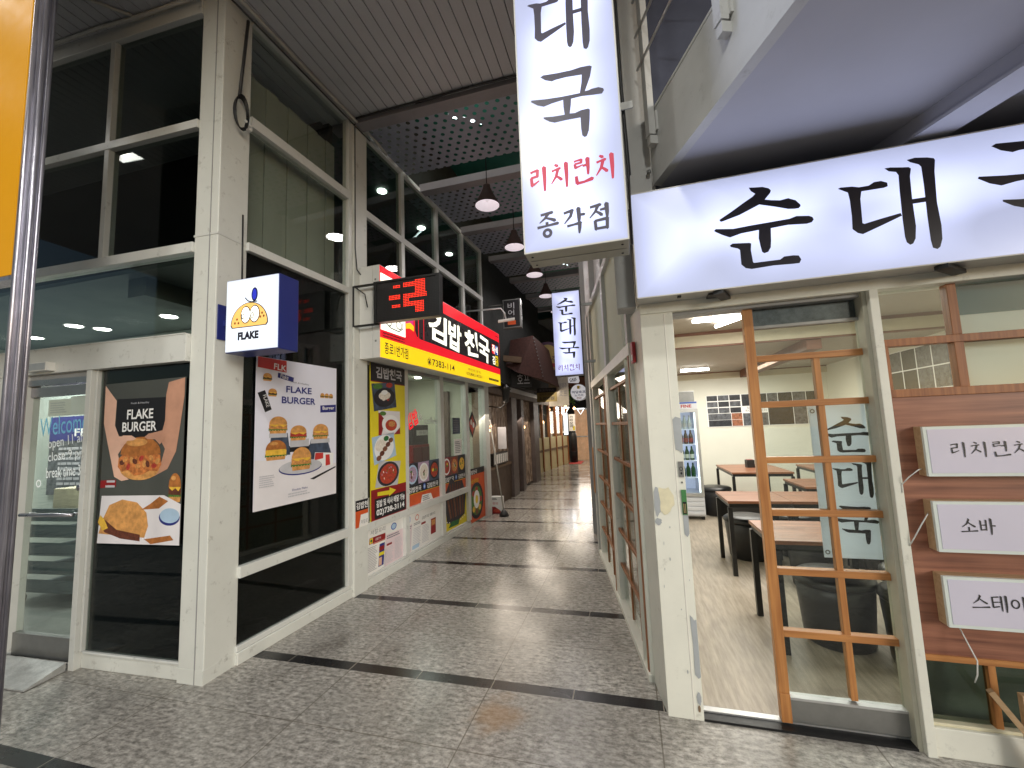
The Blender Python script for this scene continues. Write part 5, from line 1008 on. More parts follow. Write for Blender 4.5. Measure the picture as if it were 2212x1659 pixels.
# glass door refrigerator
t = thing('drinks_fridge', 'upright glass door drinks fridge glowing behind the cream post', 'fridge', FR_((0.80, 7.3), 0))
a = MB(); a.box(-0.29, -0.25, 0, 0.6, 0.36, 1.75, 'fridge_white'); a.box(0.245, 0.288, 0, 0.6, 0.36, 1.75, 'fridge_white'); a.box(-0.25, 0.245, 0.56, 0.6, 0.36, 1.75, 'fridge_light'); a.box(-0.25, 0.245, 0.0, 0.56, 0.36, 0.41, 'fridge_white'); a.box(-0.25, 0.245, 0, 0.56, 1.71, 1.75, 'fridge_white'); a.build('cabinet', t)
a = MB(); a.box(-0.29, 0.288, -0.02, 0.6, 1.752, 1.868, 'fridge_white'); a.text('FINE', 0.04, 0.20, 1.775, 1.825, 'fire_red', -0.0215, 0.03); a.rect(-0.28, 0.28, 1.84, 1.866, 'print_blue', -0.0212); a.build('header', t)
a = MB(); a.box(-0.29, 0.288, 0.0, 0.6, 0.06, 0.355, 'fridge_white')
for i in range(4): a.box(-0.28, 0.28, -0.022+0.004*i, 0.0, 0.085+i*0.068, 0.135+i*0.068, 'fridge_white')
a.build('vent_grille', t, bevel=0.004)
for sx in (-0.25, 0.25):
    a = MB(); a.box(sx-0.025, sx+0.025, 0.02, 0.06, 0.007, 0.06, 'black'); a.build('foot', t)
a = MB(); a.box(-0.25, 0.245, -0.012, -0.006, 0.42, 1.70, 'glass_clear'); dr = a.build('glass_door', t)
a = MB()
for b_ in ((-0.29, -0.25, 0.37, 1.75), (0.245, 0.288, 0.37, 1.75), (-0.25, 0.245, 0.37, 0.42), (-0.25, 0.245, 1.70, 1.75)): a.box(b_[0], b_[1], -0.025, 0.0, b_[2], b_[3], 'alu')
a.build('frame', dr)
a = MB(); a.box(0.225, 0.243, 0.002, 0.02, 0.43, 1.69, 'lamp_cold'); a.build('led_strip', t)
SH = (0.664, 0.93, 1.19, 1.43)
for z in SH:
    a = MB(); a.box(-0.25, 0.245, 0.03, 0.5, z-0.012, z, 'fridge_light'); a.build('shelf', t)
def bottle(x, y, z, mat, lab, label, group):
    o = thing('bottle', label, 'bottle', FR_((0.80+x, 7.3+y, z), 0), group)
    a = MB(); a.lathe(0, 0, [(0.034, 0), (0.035, 0.01), (0.035, 0.125), (0.016, 0.175), (0.013, 0.215), (0.014, 0.222)], mat, 14); a.build('body', o)
    a = MB(); a.lathe(0, 0, [(0.0358, 0.03), (0.0358, 0.095)], lab, 14, False); a.build('bottle_label', o); return o
for k, (z, mat, lab, nm) in enumerate(((SH[0], 'bottle_green', 'bottle_green', 'green bottle on the lowest fridge shelf'), (SH[1], 'bottle_green', 'bottle_label', 'green bottle with pale label on the second fridge shelf'), (SH[2], 'bottle_brown', 'print_dkred', 'brown bottle on the third fridge shelf'), (SH[3], 'bottle_clear', 'print_lgrey', 'clear bottle on the top fridge shelf'))):
    b0 = None
    for x in (-0.13, -0.055, 0.02, 0.095, 0.17):
        if b0 is None: b0 = bottle(x, 0.12, z, mat, lab, nm, nm.replace('bottle', 'bottles', 1)+' row')
        else: dup(b0, FR_((0.80+x, 7.42, z), 0))
t = thing('storage_box', 'grey metal box standing on top of the drinks fridge', 'box', FR_((0.94, 7.5), 0)); a = MB(); a.box(-0.12, 0.12, -0.15, 0.15, 1.87, 2.03, 'dull_steel'); a.box(-0.125, 0.125, -0.155, 0.155, 2.03, 2.045, 'alu'); a.build('box', t, bevel=0.004)
# photo walls
t = thing('photo_panel', 'wide panel of black and white food photos on the back wall', 'photo panel', FR_((0, 9.285), 0))
a = MB(); a.box(1.56, 3.6, 0.0, 0.008, 1.41, 2.05, 'print_white'); y = -0.0012
for r_ in range(3):
    for c_ in range(3): a.rect(1.575+c_*0.21, 1.575+c_*0.21+0.195, 1.935-r_*0.125, 2.045-r_*0.125-0.005, ('photo_dark', 'photo_grey', 'photo_warm')[(r_*2+c_) % 3] if (r_, c_) in ((1, 2), (2, 0)) else ('photo_dark', 'photo_grey')[(r_+c_) % 2], y)
for x0, x1, z0, z1, m_ in ((1.58, 2.0, 1.55, 1.675, 'photo_grey'), (1.58, 2.0, 1.42, 1.545, 'photo_dark'), (2.01, 2.20, 1.55, 1.675, 'photo_warm'), (2.01, 2.20, 1.42, 1.545, 'photo_warm'), (2.215, 2.66, 1.81, 2.04, 'photo_dark'), (2.215, 2.66, 1.42, 1.665, 'photo_grey'), (2.67, 3.1, 1.42, 1.78, 'photo_dark'), (2.67, 2.85, 1.80, 2.04, 'photo_grey'), (2.86, 3.1, 1.80, 2.04, 'photo_dark'), (3.11, 3.33, 1.42, 2.04, 'photo_grey'), (3.34, 3.59, 1.74, 2.04, 'photo_dark'), (3.34, 3.59, 1.42, 1.73, 'photo_grey')): a.rect(x0, x1, z0, z1, m_, y)
a.text('SINCE 1998', 2.30, 2.62, 1.745, 1.79, 'print_grey', y); a.text('RICH LUNCH', 2.27, 2.64, 1.69, 1.735, 'print_grey', y); a.build('print', t)
t = thing('photo_panel', 'grey photo collage high on the side wall, seen through the right hand window', 'photo panel', FR_((3.715, 7.3), -90))
a = MB(); a.box(-0.6, 1.2, 0.0, 0.006, 1.85, 2.42, 'print_white'); y = -0.0012
for i in range(6):
    for j in range(2): a.rect(-0.59+i*0.3, -0.31+i*0.3, 1.86+j*0.28, 2.125+j*0.28, random.choice(['photo_grey', 'photo_dark']), y)
a.build('print', t)
# lamps
t = thing('tube_lamp', 'crossed fluorescent tubes on the restaurant ceiling just inside the door', 'lamp')
a = MB(); a.box(0.95, 1.35, 4.84, 5.04, 2.685, 2.70, 'white_plastic'); a.build('holder', t)
a = MB(); a.tube([(0.76, 4.93, 2.66), (1.62, 4.95, 2.66)], 0.02, 'lamp_white', 10); a.build('tube', t); a = MB(); a.tube([(1.07, 5.32, 2.66), (1.42, 4.62, 2.66)], 0.02, 'lamp_white', 10); a.build('tube', t)
area('room_light_near', t, (1.7, 4.4, 2.62), (0, 0, 0), 1.6, 1.8, 80, (1.0, 0.97, 0.89))
t = thing('tube_lamp', 'single fluorescent tube on the lower ceiling near the back wall', 'lamp')
a = MB(); a.box(0.98, 1.45, 8.05, 8.14, 2.49, 2.52, 'white_plastic'); a.build('holder', t); a = MB(); a.tube([(0.98, 8.09, 2.465), (1.45, 8.09, 2.465)], 0.022, 'lamp_white', 10); a.build('tube', t)
area('room_light_far', t, (1.9, 7.6, 2.44), (0, 0, 0), 1.6, 1.8, 80, (1.0, 0.97, 0.87))
# burger shop interior, seen through door and panes
for i, (x, y) in enumerate(((-4.88, 3.42), (-6.1, 3.52), (-6.2, 3.3), (-7.3, 3.5))):
    t = thing('downlight', ('round downlight nearest the column, seen through the upper pane', 'upper one of the two close downlights behind the high pane', 'lower one of the two close downlights behind the high pane', 'round downlight furthest left behind the high pane')[i], 'lamp', FR_((x, y), 0), 'downlights in the burger shop')
    a = MB(); a.lathe(0, 0, [(0.075, 2.95), (0.075, 2.962)], 'lamp_white', 24); a.build('lit_disc', t); a = MB(); a.lathe(0, 0, [(0.078, 2.962), (0.092, 2.952), (0.092, 2.964)], 'white_plastic', 24, False); a.build('ring', t)
    if i in (1, 3): area('downlight_glow', t, (0.9 if i == 1 else 0.0, -0.3, 2.9), (0, 0, 0), 0.3, 0.3, 40.0, (1.0, 1.0, 0.97))
for i, (x, y) in enumerate(((-3.13, 4.94), (-3.13, 6.11), (-3.13, 7.25))):
    t = thing('downlight', ('bright round downlight behind the first upper alley pane', 'bright round downlight behind the second upper alley pane', 'bright round downlight behind the third upper alley pane')[i], 'lamp', FR_((x, y), 0), 'downlights behind the upper alley panes')
    a = MB(); a.lathe(0, 0, [(0.065, 4.94), (0.065, 4.952)], 'lamp_white', 20); a.build('lit_disc', t)
t = thing('metal_rack', 'grey wheeled metal rack of trays standing behind the glass door', 'rack', FR_((-5.75, 3.25), 4))
for x in (-0.36, 0.42):
    for y in (-0.25, 0.25):
        a = MB(); a.box(x-0.015, x+0.015, y-0.015, y+0.015, 0.08, 0.86, 'rack_grey'); a.lathe(x, y, [(0.03, 0.006), (0.035, 0.04), (0.02, 0.08)], 'rubber', 10); a.build('leg', t)
for z in (0.10, 0.28, 0.46, 0.64, 0.80):
    a = MB(); a.box(-0.4, 0.46, -0.28, 0.28, z, z+0.03, 'rack_grey'); a.box(-0.4, 0.46, -0.285, -0.275, z+0.03, z+0.13, 'rack_grey'); a.build('tray', t, bevel=0.005)
t = thing('wall_poster', 'dark blue menu poster on the wall behind the glass door', 'poster', FR_((-7.2, 3.92), 0)); a = MB(); a.box(-0.5, 1.0, 0, 0.02, 0.9, 1.95, 'photo_grey'); a.box(-0.5, 1.0, -0.003, 0, 1.62, 1.95, 'print_navy'); a.text('FREE', 0.0, 0.5, 1.68, 1.78, 'print_white', -0.005, 0.02); a.lines(-0.3, 0.9, 0.95, 1.55, 9, 'print_lgrey', -0.002); a.build('print', t)
t = thing('kraft_box', 'pale brown carton on the upper tray of the wheeled rack', 'box', FR_((-5.65, 3.25), 8)); a = MB(); a.box(-0.2, 0.28, -0.2, 0.2, 0.832, 1.12, 'peel_cream'); a.build('box', t, bevel=0.005)
t = thing('door_notice', 'white notices taped inside the glass door above the chalk writing', 'notice', FLm); a = MB(); a.box(-1.66, -1.42, 0.05, 0.053, 1.80, 1.93, 'paper'); a.box(-1.42, -1.18, 0.05, 0.053, 1.80, 1.945, 'print_white'); a.lines(-1.64, -1.45, 1.82, 1.91, 5, 'print_lgrey', 0.0495); a.build('sheet', t)

# ------------------------------------------------------------------ passage ceiling
roof = MB(); roof.box(-4, 3, 3.7, 22, 5.9, 5.95, 'teal_roof'); roof.box(-4, 3, 14, 22, 5.2, 5.25, 'dark_interior')
tag(roof.build('passage_roof'), 'dim green translucent roof above the punched ceiling panels', 'roof')
for i, y in enumerate((3.66, 5.06, 6.42, 7.76, 9.10, 10.44, 11.8)):
    b = MB(); b.box(-2.95, 0.3, y, y+0.03, 4.905, 5.01, 'beam_paint'); b.box(-2.95, 0.3, y+0.03, y+0.14, 4.905, 4.92, 'beam_paint'); b.box(-2.95, 0.3, y+0.03, y+0.14, 4.995, 5.01, 'beam_paint')
    tag(b.build('ceiling_beam'), ('cross beam where the boarded soffit meets the first punched panel',)[0] if i == 0 else '%s grey cross beam along the passage ceiling counted from the soffit' % ('', 'second', 'third', 'fourth', 'fifth', 'sixth', 'seventh')[i], 'beam', 'cross beams of the passage ceiling')
perf0 = None
for i, y in enumerate((3.83, 5.24, 6.60, 7.94, 9.28, 10.62)):
    if perf0 is None:
        b = MB(); b.add([(-2.9, 0, 0), (0.25, 0, 0), (0.25, 0.90, 0), (-2.9, 0.90, 0)], [(0, 1, 2, 3)], 'perforated'); perf0 = o = b.build('ceiling_panel', None, Matrix.Translation((0, y, 4.95)))
        tag(o, '', 'ceiling panel', 'punched ceiling panels')
    else: o = perf0.copy(); COL.objects.link(o); o.matrix_basis = Matrix.Translation((0, y, 4.95))
    o['label'] = ('first', 'second', 'third', 'fourth', 'fifth', 'sixth')[i]+' punched metal ceiling panel from the boarded soffit'
for i, (x, y) in enumerate(((-1.75, 4.75), (-1.2, 7.3), (-1.4, 10.0))):
    t = thing('roof_lamp', ('fluorescent tube above the first punched panel, glimpsed through its holes', 'fluorescent tube above the third punched panel, glimpsed through its holes', 'fluorescent tube above the fifth punched panel, glimpsed through its holes')[i], 'lamp', FR_((x, y), 35), 'tubes above the punched panels')
    a = MB(); a.tube([(-0.25, 0, 5.55), (0.25, 0, 5.55)], 0.02, 'lamp_cold', 8); a.build('tube', t); area('tube_glow', t, (0, 0, 5.5), (R(180), 0, 0), 0.6, 0.1, 1.5, (0.8, 1.0, 0.93))
pl = thing('pendant_lamp', 'dark cone pendant nearest the entrance, pale inside', 'pendant lamp', FR_((-1.517, 4.74), 0), 'cone pendants along the passage')
a = MB(); a.lathe(0, 0, [(0.152, 4.33), (0.146, 4.36), (0.084, 4.475), (0.048, 4.56), (0.046, 4.595), (0.016, 4.615)], M('shade_brown', L(96, 78, 74), 0.5, var=0.1), 32, False); sh = a.build('shade', pl)
a = MB(); a.lathe(0, 0, [(0.149, 4.331), (0.141, 4.36), (0.079, 4.47), (0.028, 4.52)], 'pendant_glow', 32, False); a.build('lining', pl)  # lining glows by its material, standing in for light inside the shade
a = MB(); a.lathe(0, 0, [(0.005, 4.38), (0.030, 4.40), (0.035, 4.435), (0.019, 4.49)], 'pendant_glow', 14); a.build('bulb', pl)
a = MB(); a.tube([(0, 0, 4.61), (0, 0, 5.25)], 0.006, 'black', 6); a.build('cord', pl)
area('bulb_fill', pl, (0, 0, 4.33), (0, 0, 0), 0.26, 0.26, 7, (1.0, 0.94, 0.93), 'DISK')  # fill lamp added under an unlit pendant to brighten the passage
for i, (x, y) in enumerate(((-1.517, 6.04), (-1.48, 7.32), (-1.517, 8.65), (-1.5, 9.97))):
    dup(pl, FR_((x, y), 0), ('cone pendant second from the entrance', 'cone pendant third from the entrance', 'cone pendant fourth from the entrance, beside the small upright sign', 'cone pendant furthest in, behind the small upright sign')[i])
# ---- cables on the corner building
g = MB(); g.tube([(0.02, -0.05, 4.95), (0.3, -0.055, 4.935), (0.8, -0.05, 4.93), (1.3, -0.05, 4.925), (1.75, -0.06, 4.92), (1.95, -0.08, 4.86)], 0.016, 'grey_wire', 8); g.tube([(0.02, -0.03, 4.90), (0.7, -0.03, 4.89), (1.7, -0.03, 4.88)], 0.008, 'charcoal', 6); tag(g.build('conduit', None, PLm), 'pale conduit along the top of the alley glazing', 'conduit')
g = MB(); g.tube([(-2.0, -0.05, 4.93), (-1.2, -0.06, 4.93), (-0.9, -0.05, 4.925), (-0.2, -0.045, 4.93)], 0.014, 'grey_wire', 8); g.tube([(-1.15, -0.35, 4.95), (-1.0, -0.2, 4.945), (-0.85, -0.06, 4.935)], 0.012, 'grey_wire', 8); tag(g.build('conduit', None, FLm), 'pale conduit along the top of the street glazing', 'conduit')
g = MB()
for k in range(4):
    g.tube([(0.13+0.055*math.cos(R(t_)), -0.02-0.006*k, 4.05+(0.12+0.008*k)*math.sin(R(t_))) for t_ in range(0, 361, 20)], 0.006, 'black', 6)
g.tube([(0.12, -0.015, 4.17), (0.15, -0.012, 4.5), (0.18, -0.012, 4.88)], 0.012, 'charcoal', 6); tag(g.build('cable_coil', None, PLm), 'coil of black cable hanging high on the white corner column', 'cable')
g = MB(); g.box(0.19, 0.225, -0.03, -0.004, 3.96, 4.01, 'white_plastic'); g.tube([(0.17, -0.02, 4.02), (0.2, -0.04, 3.985)], 0.01, 'white_plastic', 8); tag(g.build('cable_plug', None, PLm), 'small white plug beside the black cable coil', 'plug')
g = MB(); g.tube([(1.44, -0.03, 4.9), (1.445, -0.03, 3.5), (1.47, -0.032, 3.28), (1.55, -0.06, 3.2), (1.62, -0.09, 3.17)], 0.006, 'charcoal', 6); tag(g.build('sign_cable', None, PLm), 'thin dark cable running down the white pillar to the kimbap sign', 'cable')
g = MB(); g.tube([(-2.6, 3.62, 4.93), (-2.0, 3.63, 4.945), (-1.3, 3.62, 4.94), (-0.4, 3.63, 4.945)], 0.012, 'charcoal', 6); g.tube([(-1.9, 3.63, 4.93), (-1.7, 3.6, 4.90), (-1.3, 3.61, 4.94)], 0.006, 'black', 6); tag(g.build('ceiling_cable'), 'dark cables clipped along the edge of the boarded soffit', 'cable')
# ---- left foreground: stainless pole with an orange lightbox
t = thing('orange_sign', 'orange lightbox on a ribbed stainless steel post at the left edge', 'sign', FR_((-3.035, 1.4), 0))
a = MB(); a.box(-0.028, 0.028, -0.028, 0.028, 0.0, 4.953, 'brushed_steel'); a.tube([(-0.012, -0.030, 0), (-0.012, -0.030, 4.95)], 0.014, 'brushed_steel', 12); a.tube([(0.029, -0.012, 0), (0.029, -0.012, 4.95)], 0.012, 'brushed_steel', 12); a.tube([(0.029, 0.016, 0), (0.029, 0.016, 4.95)], 0.010, 'brushed_steel', 12); a.box(-0.06, 0.06, -0.06, 0.06, 0.0, 0.012, 'dull_steel'); a.build('post', t)
a = MB(); a.box(-1.3, -0.085, -0.02, 0.05, 2.49, 4.95, 'orange_sign'); a.box(-1.3, -0.085, 0.05, 0.06, 2.49, 4.95, 'charcoal'); a.build('lightbox', t); a = MB(); a.box(-1.3, -0.055, -0.015, 0.055, 2.465, 2.49, 'brushed_steel'); a.box(-0.085, -0.055, -0.015, 0.055, 2.49, 4.95, 'brushed_steel'); a.each('frame', t)  # charcoal back plate added to keep the orange glow off the panes
a = MB(); a.box(-0.055, -0.028, 0.0, 0.03, 2.8, 2.84, 'brushed_steel'); a.box(-0.055, -0.028, 0.0, 0.03, 4.2, 4.24, 'brushed_steel'); a.each('bracket', t)
# ---- soffit downlights: left pair mirrored in the panes, the rest added to light the floor
for i, (x, y) in enumerate(((-5.43, 1.10), (-4.29, 1.10), (-2.6, -0.7), (-0.9, -0.7), (0.8, -0.7))):
    t = thing('soffit_light', 'round recessed downlight in the boarded soffit, %s from the left' % ('first', 'second', 'third', 'fourth', 'fifth')[i], 'lamp', FR_((x, y), 0), 'downlights in the boarded soffit')
    a = MB(); a.lathe(0, 0, [(0.09, 4.935), (0.09, 4.954)], 'lamp_white', 24); a.build('lit_disc', t)
    area('soffit_glow', t, (0, 0, 4.92), (0, 0, 0), 0.3, 0.3, (3, 3, 46, 46, 46)[i], (1.0, 0.99, 0.92))
# ---- small things at the foot of the passage
t = thing('ramp_plate', 'worn chequered metal ramp plate in front of the glass door', 'ramp', FLm)
a = MB(); a.add([(-2.0, -0.03, 0.004), (-1.16, -0.03, 0.004), (-1.13, -0.26, 0.004), (-2.02, -0.26, 0.004), (-2.0, -0.03, 0.06), (-1.16, -0.03, 0.06), (-1.13, -0.26, 0.012), (-2.02, -0.26, 0.012)], [(0, 3, 2, 1), (4, 5, 6, 7), (0, 1, 5, 4), (1, 2, 6, 5), (2, 3, 7, 6), (3, 0, 4, 7)], 'worn_plate' if 'worn_plate' in MATS else M('worn_plate', L(178, 178, 176), 0.5, metal=0.4, var=0.25, scale=12, bump=0.6, bscale=70)); a.build('plate', t)
def line_x(y): return -2.735+0.0437*(y-2.22)
# dark timber shopfront after the kimbap shop
t = thing('timber_shopfront', 'dark timber shopfront with clear plastic curtains past the kimbap shop', 'storefront')
a = MB(); a.box(-3.0, -2.66, 7.42, 12.3, 2.25, 5.0, 'shop_dark'); a.box(-3.4, -3.3, 7.4, 12.3, 0, 2.3, 'shop_dark'); a.build('wall', t)
a = MB(); a.box(-2.80, -2.62, 7.45, 9.3, 0.0, 0.75, 'shop_dark'); a.box(-2.82, -2.6, 7.45, 9.3, 0.75, 0.80, 'pillar_tan'); a.build('plinth', t)
for y0, y1, m_ in ((7.42, 7.62, 'pillar_tan'), (9.3, 9.75, 'pillar_dark'), (10.2, 10.45, 'pillar_dark'), (11.65, 12.25, 'pillar_dark')):
    a = MB(); a.box(-2.82, -2.56, y0, y1, 0.0, 2.3, m_); a.build('pillar', t)
for y0, y1, z0 in ((7.62, 9.3, 0.8), (9.75, 10.2, 0.0), (10.45, 11.65, 0.05)):
    a = MB(); nn = 16
    vs = []; fs = []
    for k in range(nn+1):
        yy = y0+(y1-y0)*k/nn; xx = -2.70+0.03*math.sin(k*1.7); vs += [(xx, yy, z0), (xx+0.01*math.sin(k*2.3), yy, 2.25)]
    for k in range(nn): fs.append((2*k, 2*k+2, 2*k+3, 2*k+1))
    a.add(vs, fs, 'vinyl_curtain'); a.build('plastic_curtain', t)
a = MB(); a.box(-2.9, -2.52, 7.42, 12.3, 2.25, 2.36, 'shop_dark'); a.box(-2.56, -2.50, 9.0, 12.3, 2.36, 2.46, 'alu'); a.build('lintel', t)
a = MB(); a.box(-2.66, -2.58, 7.9, 8.9, 0.82, 1.06, 'black_metal'); 
for k in range(7): a.box(-2.585, -2.57, 7.95+k*0.14, 8.03+k*0.14, 0.85, 1.03, 'paper')
a.build('window_grille', t)
t = thing('wall_lantern', 'black wall lantern beside the dark timber shopfront', 'lantern', FR_((-2.18, 7.55), 0))
a = MB(); a.lathe(0, 0, [(0.03, 2.03), (0.06, 2.06), (0.085, 2.26), (0.09, 2.27)], 'black_metal', 6); a.build('cage', t); a = MB(); a.lathe(0, 0, [(0.11, 2.27), (0.06, 2.33), (0.015, 2.38)], 'black_metal', 6); a.build('cap', t); a = MB(); a.lathe(0, 0, [(0.052, 2.08), (0.072, 2.24)], 'photo_grey', 6); a.build('lantern_glass', t); a = MB(); a.tube([(0, 0, 2.36), (-0.1, 0, 2.44), (-0.36, 0, 2.40)], 0.012, 'black_metal'); a.tube([(0, 0, 2.03), (-0.1, 0, 1.94), (-0.36, 0, 1.98)], 0.01, 'black_metal'); a.build('arm', t)
t = thing('mop', 'mop with a pale pole leaning against the timber shopfront', 'mop'); a = MB(); a.tube([(-2.24, 7.35, 0.08), (-2.50, 7.5, 1.72)], 0.013, 'grey_wire', 8); a.build('handle', t); a = MB(); a.lathe(-2.23, 7.33, [(0.09, 0.006), (0.07, 0.06), (0.02, 0.12)], 'charcoal', 10); a.build('mop_head', t)
t = thing('cardboard_sign', 'small white and red printed box standing on the floor by the kimbap shop', 'box', FR_((-2.41, 7.5), 4)); a = MB(); a.box(-0.11, 0.11, 0, 0.10, 0.004, 0.31, 'print_white'); a.build('box', t); a = MB(); y = -0.0015; a.poly([(-0.11, 0.006), (0.08, 0.006), (0.06, 0.06), (-0.04, 0.13), (-0.11, 0.13)], 'print_dkred', y); a.ell(-0.01, 0.06, 0.06, 0.03, 'stew', y-0.0006); a.text('찬모', -0.08, 0.02, 0.17, 0.21, 'print_red', y); a.lines(-0.09, 0.0, 0.25, 0.29, 2, 'print_black', y); a.build('print', t)
t = thing('paper_notice', 'pale paper sheet hung on the timber shopfront', 'notice', FR_((-2.08, 7.5), 0)); 
a = MB(); a.box(-0.55, -0.37, 0.9, 0.905, 1.13, 1.58, 'print_ltblue' if False else 'print_lgrey'); a.build('sheet', t)
# signs hung in the passage
t = thing('hanging_sign', 'black framed unlit sign with white letters high on the left of the passage', 'sign', FR_((-2.0, 7.6), 0))
a = MB(); a.box(-0.19, 0.16, 0, 0.12, 3.46, 4.02, 'dull_steel'); a.box(-0.17, 0.14, -0.006, 0, 3.48, 4.0, 'print_black'); a.build('casing', t); a = MB(); y = -0.0075; a.text('비', -0.09, 0.04, 3.83, 3.95, 'print_lgrey', y); a.text('어', -0.085, 0.035, 3.70, 3.81, 'print_lgrey', y); a.text('하우스', -0.10, 0.05, 3.63, 3.68, 'print_grey', y); a.rect(-0.10, 0.06, 3.52, 3.60, 'print_orange', y); a.each('lettering', t); a = MB(); a.tube([(-0.7, 0.06, 3.95), (-0.19, 0.06, 3.95)], 0.012, 'dull_steel'); a.build('bracket', t)
t = thing('flood_lamp', 'white flood lamp on a long arm above the kimbap sign', 'lamp'); a = MB(); a.tube([(-2.62, 6.6, 3.58), (-2.2, 6.7, 3.60), (-1.98, 6.75, 3.61), (-1.92, 6.76, 3.52), (-1.9, 6.76, 3.42)], 0.014, 'alu'); a.build('arm', t); a = MB(); a.obox((-2.02, 6.70, 3.37), (-1.76, 6.80, 3.41), 0.09, 0.03, 'white_plastic'); a.build('head', t); a = MB(); a.box(-2.66, -2.60, 6.5, 6.7, 3.5, 3.7, 'white_plastic'); a.build('base', t)
t = thing('wooden_eave', 'dark red shingled eave jutting over the passage', 'eave')
a = MB(); a.add([(-2.65, 8.6, 3.0), (-2.2, 8.6, 2.72), (-1.72, 9.0, 2.58), (-1.92, 9.0, 3.58), (-2.65, 9.0, 3.5), (-2.65, 11.5, 3.0), (-1.72, 11.5, 2.58), (-1.92, 11.5, 3.58), (-2.65, 11.5, 3.5)], [(0, 1, 2, 3, 4), (2, 6, 7, 3), (3, 7, 8, 4), (1, 5, 6, 2), (0, 5, 1), (5, 8, 7, 6)], 'thatch_red'); a.build('shingles', t)
a = MB()
for k in range(12): a.lathe(-1.905+k*0.0155, 8.99-0.004, [(0.012, 3.5-k*0.078), (0.012, 3.522-k*0.078)], 'dull_steel', 6)
a.build('studs', t); a = MB(); a.obox((-2.65, 8.4, 3.05), (-2.15, 8.7, 3.0), 0.12, 0.12, 'pillar_tan'); a.build('rafter', t)
t = thing('shop_sign', 'dark signboard with pale strokes above the timber shopfront', 'sign', FR_((-2.3, 9.0), 20)); a = MB(); a.box(-0.35, 0.3, 0, 0.06, 2.45, 3.02, 'black'); a.build('board', t); a = MB(); a.text('호프', -0.02, 0.26, 2.52, 2.74, 'print_lgrey', -0.0015); a.each('lettering', t)
t = thing('round_sign', 'round purple rimmed yellow sign behind the dark eave', 'sign', FR_((-1.98, 11.0), 0)); a = MB(); a.ell(0, 3.36, 0.40, 0.46, M('purple_rim', L(64, 34, 58), 0.5), 0.0); a.v += [(x, 0.08, z) for x, y_, z in a.v]; n_ = len(a.v)//2; a.f += [[(k+1) % n_, k, n_+k, n_+(k+1) % n_] for k in range(n_)]; a.m += [0]*n_; a.sm += [False]*n_; a.build('rim', t); a = MB(); a.ell(0, 3.36, 0.32, 0.38, M('dull_yellow', L(150, 128, 70), 0.5), -0.003); a.text('맥주', -0.05, 0.26, 3.26, 3.42, 'purple_rim', -0.0045); a.rect(-0.02, 0.2, 3.12, 3.22, 'print_dkred', -0.0045); a.build('face', t)
t = thing('menu_board', 'black and yellow price board hanging over the passage', 'sign', FR_((-2.04, 11.0), 0)); a = MB(); a.box(-0.27, 0.27, 0, 0.03, 2.2, 2.57, M('board_ochre', L(116, 100, 52), 0.5)); a.rect(-0.27, 0.27, 2.45, 2.57, 'print_black', -0.0012); a.build('board', t); a = MB(); a.text('생맥주 500cc', -0.2, 0.2, 2.37, 2.43, 'print_black', -0.0015); a.text('3,000원', -0.2, 0.2, 2.24, 2.34, 'print_black', -0.0015, 0.02); a.text('호프하우스', -0.2, 0.2, 2.48, 2.54, 'print_grey', -0.0025); a.each('lettering', t)
t = thing('cloth_banner', 'pale translucent banner hung across the passage beside the price board', 'banner', FR_((-1.72, 11.2), 0)); a = MB(); a.box(-0.30, 0.24, 0, 0.008, 2.08, 2.90, M('banner_cloth', L(168, 160, 146), 0.7, var=0.1)); a.build('cloth', t); a = MB(); a.text('생맥주', -0.02, 0.2, 2.55, 2.70, 'print_grey', -0.0015); a.text('호프', -0.02, 0.2, 2.35, 2.5, 'print_grey', -0.0015); a.each('lettering', t)
# cream panelled shop
t = thing('panelled_shopfront', 'cream panelled shopfront with dark posts and lit windows deep in the passage', 'storefront')
P0, P1 = Vector((-2.98, 13.55, 0)), Vector((-2.44, 17.4, 0)); dv = (P1-P0)
ang = math.degrees(math.atan2(dv.y, dv.x)); Fm = FR_((P0.x, P0.y), ang); LL = dv.length
a = MB(); a.box(0, LL, 0, 0.05, 0, 0.12, 'cream_panel'); a.box(0, LL, 0.01, 0.05, 0.12, 0.66, 'cream_panel'); a.box(0, LL, -0.01, 0.05, 0.66, 0.74, 'pillar_tan'); a.box(0, LL, 0.01, 0.05, 0.74, 1.15, 'cream_panel'); a.build('panel', t, Fm)
a = MB(); a.box(0, LL, 0.02, 0.03, 1.15, 2.30, 'glass_clear'); a.build('window_pane', t, Fm); a = MB(); a.box(-0.1, LL, -0.02, 0.06, 2.30, 2.42, 'shop_dark'); a.box(-0.1, LL, -0.02, 0.3, 2.42, 5.2, 'dark_interior'); a.build('lintel', t, Fm)
for k in range(6):
    x = LL*k/5; a = MB(); a.box(x-0.035, x+0.035, -0.03, 0.06, 0, 2.30, 'wood_muntin'); a.build('post', t, Fm)
a = MB(); a.box(-1.2, -0.85, -0.05, 0.1, 0, 2.3, 'pillar_tan'); a.box(-0.85, -0.03, 0.0, 0.05, 0, 2.3, 'cream_panel'); a.build('side_pillar', t, Fm)
a = MB(); a.box(0, LL, 1.6, 1.7, 0, 2.5, 'pillar_tan'); a.box(0, LL, 0.06, 1.7, 2.42, 2.5, 'pillar_tan')
for k in range(8): a.box(0.3+k*0.45, 0.55+k*0.45, 0.5+0.1*(k % 2), 0.55+0.1*(k % 2), 0.9, 1.5+0.1*(k % 3), ('photo_grey', 'paper', 'print_lgrey')[k % 3])
a.build('room_wall', t, Fm)
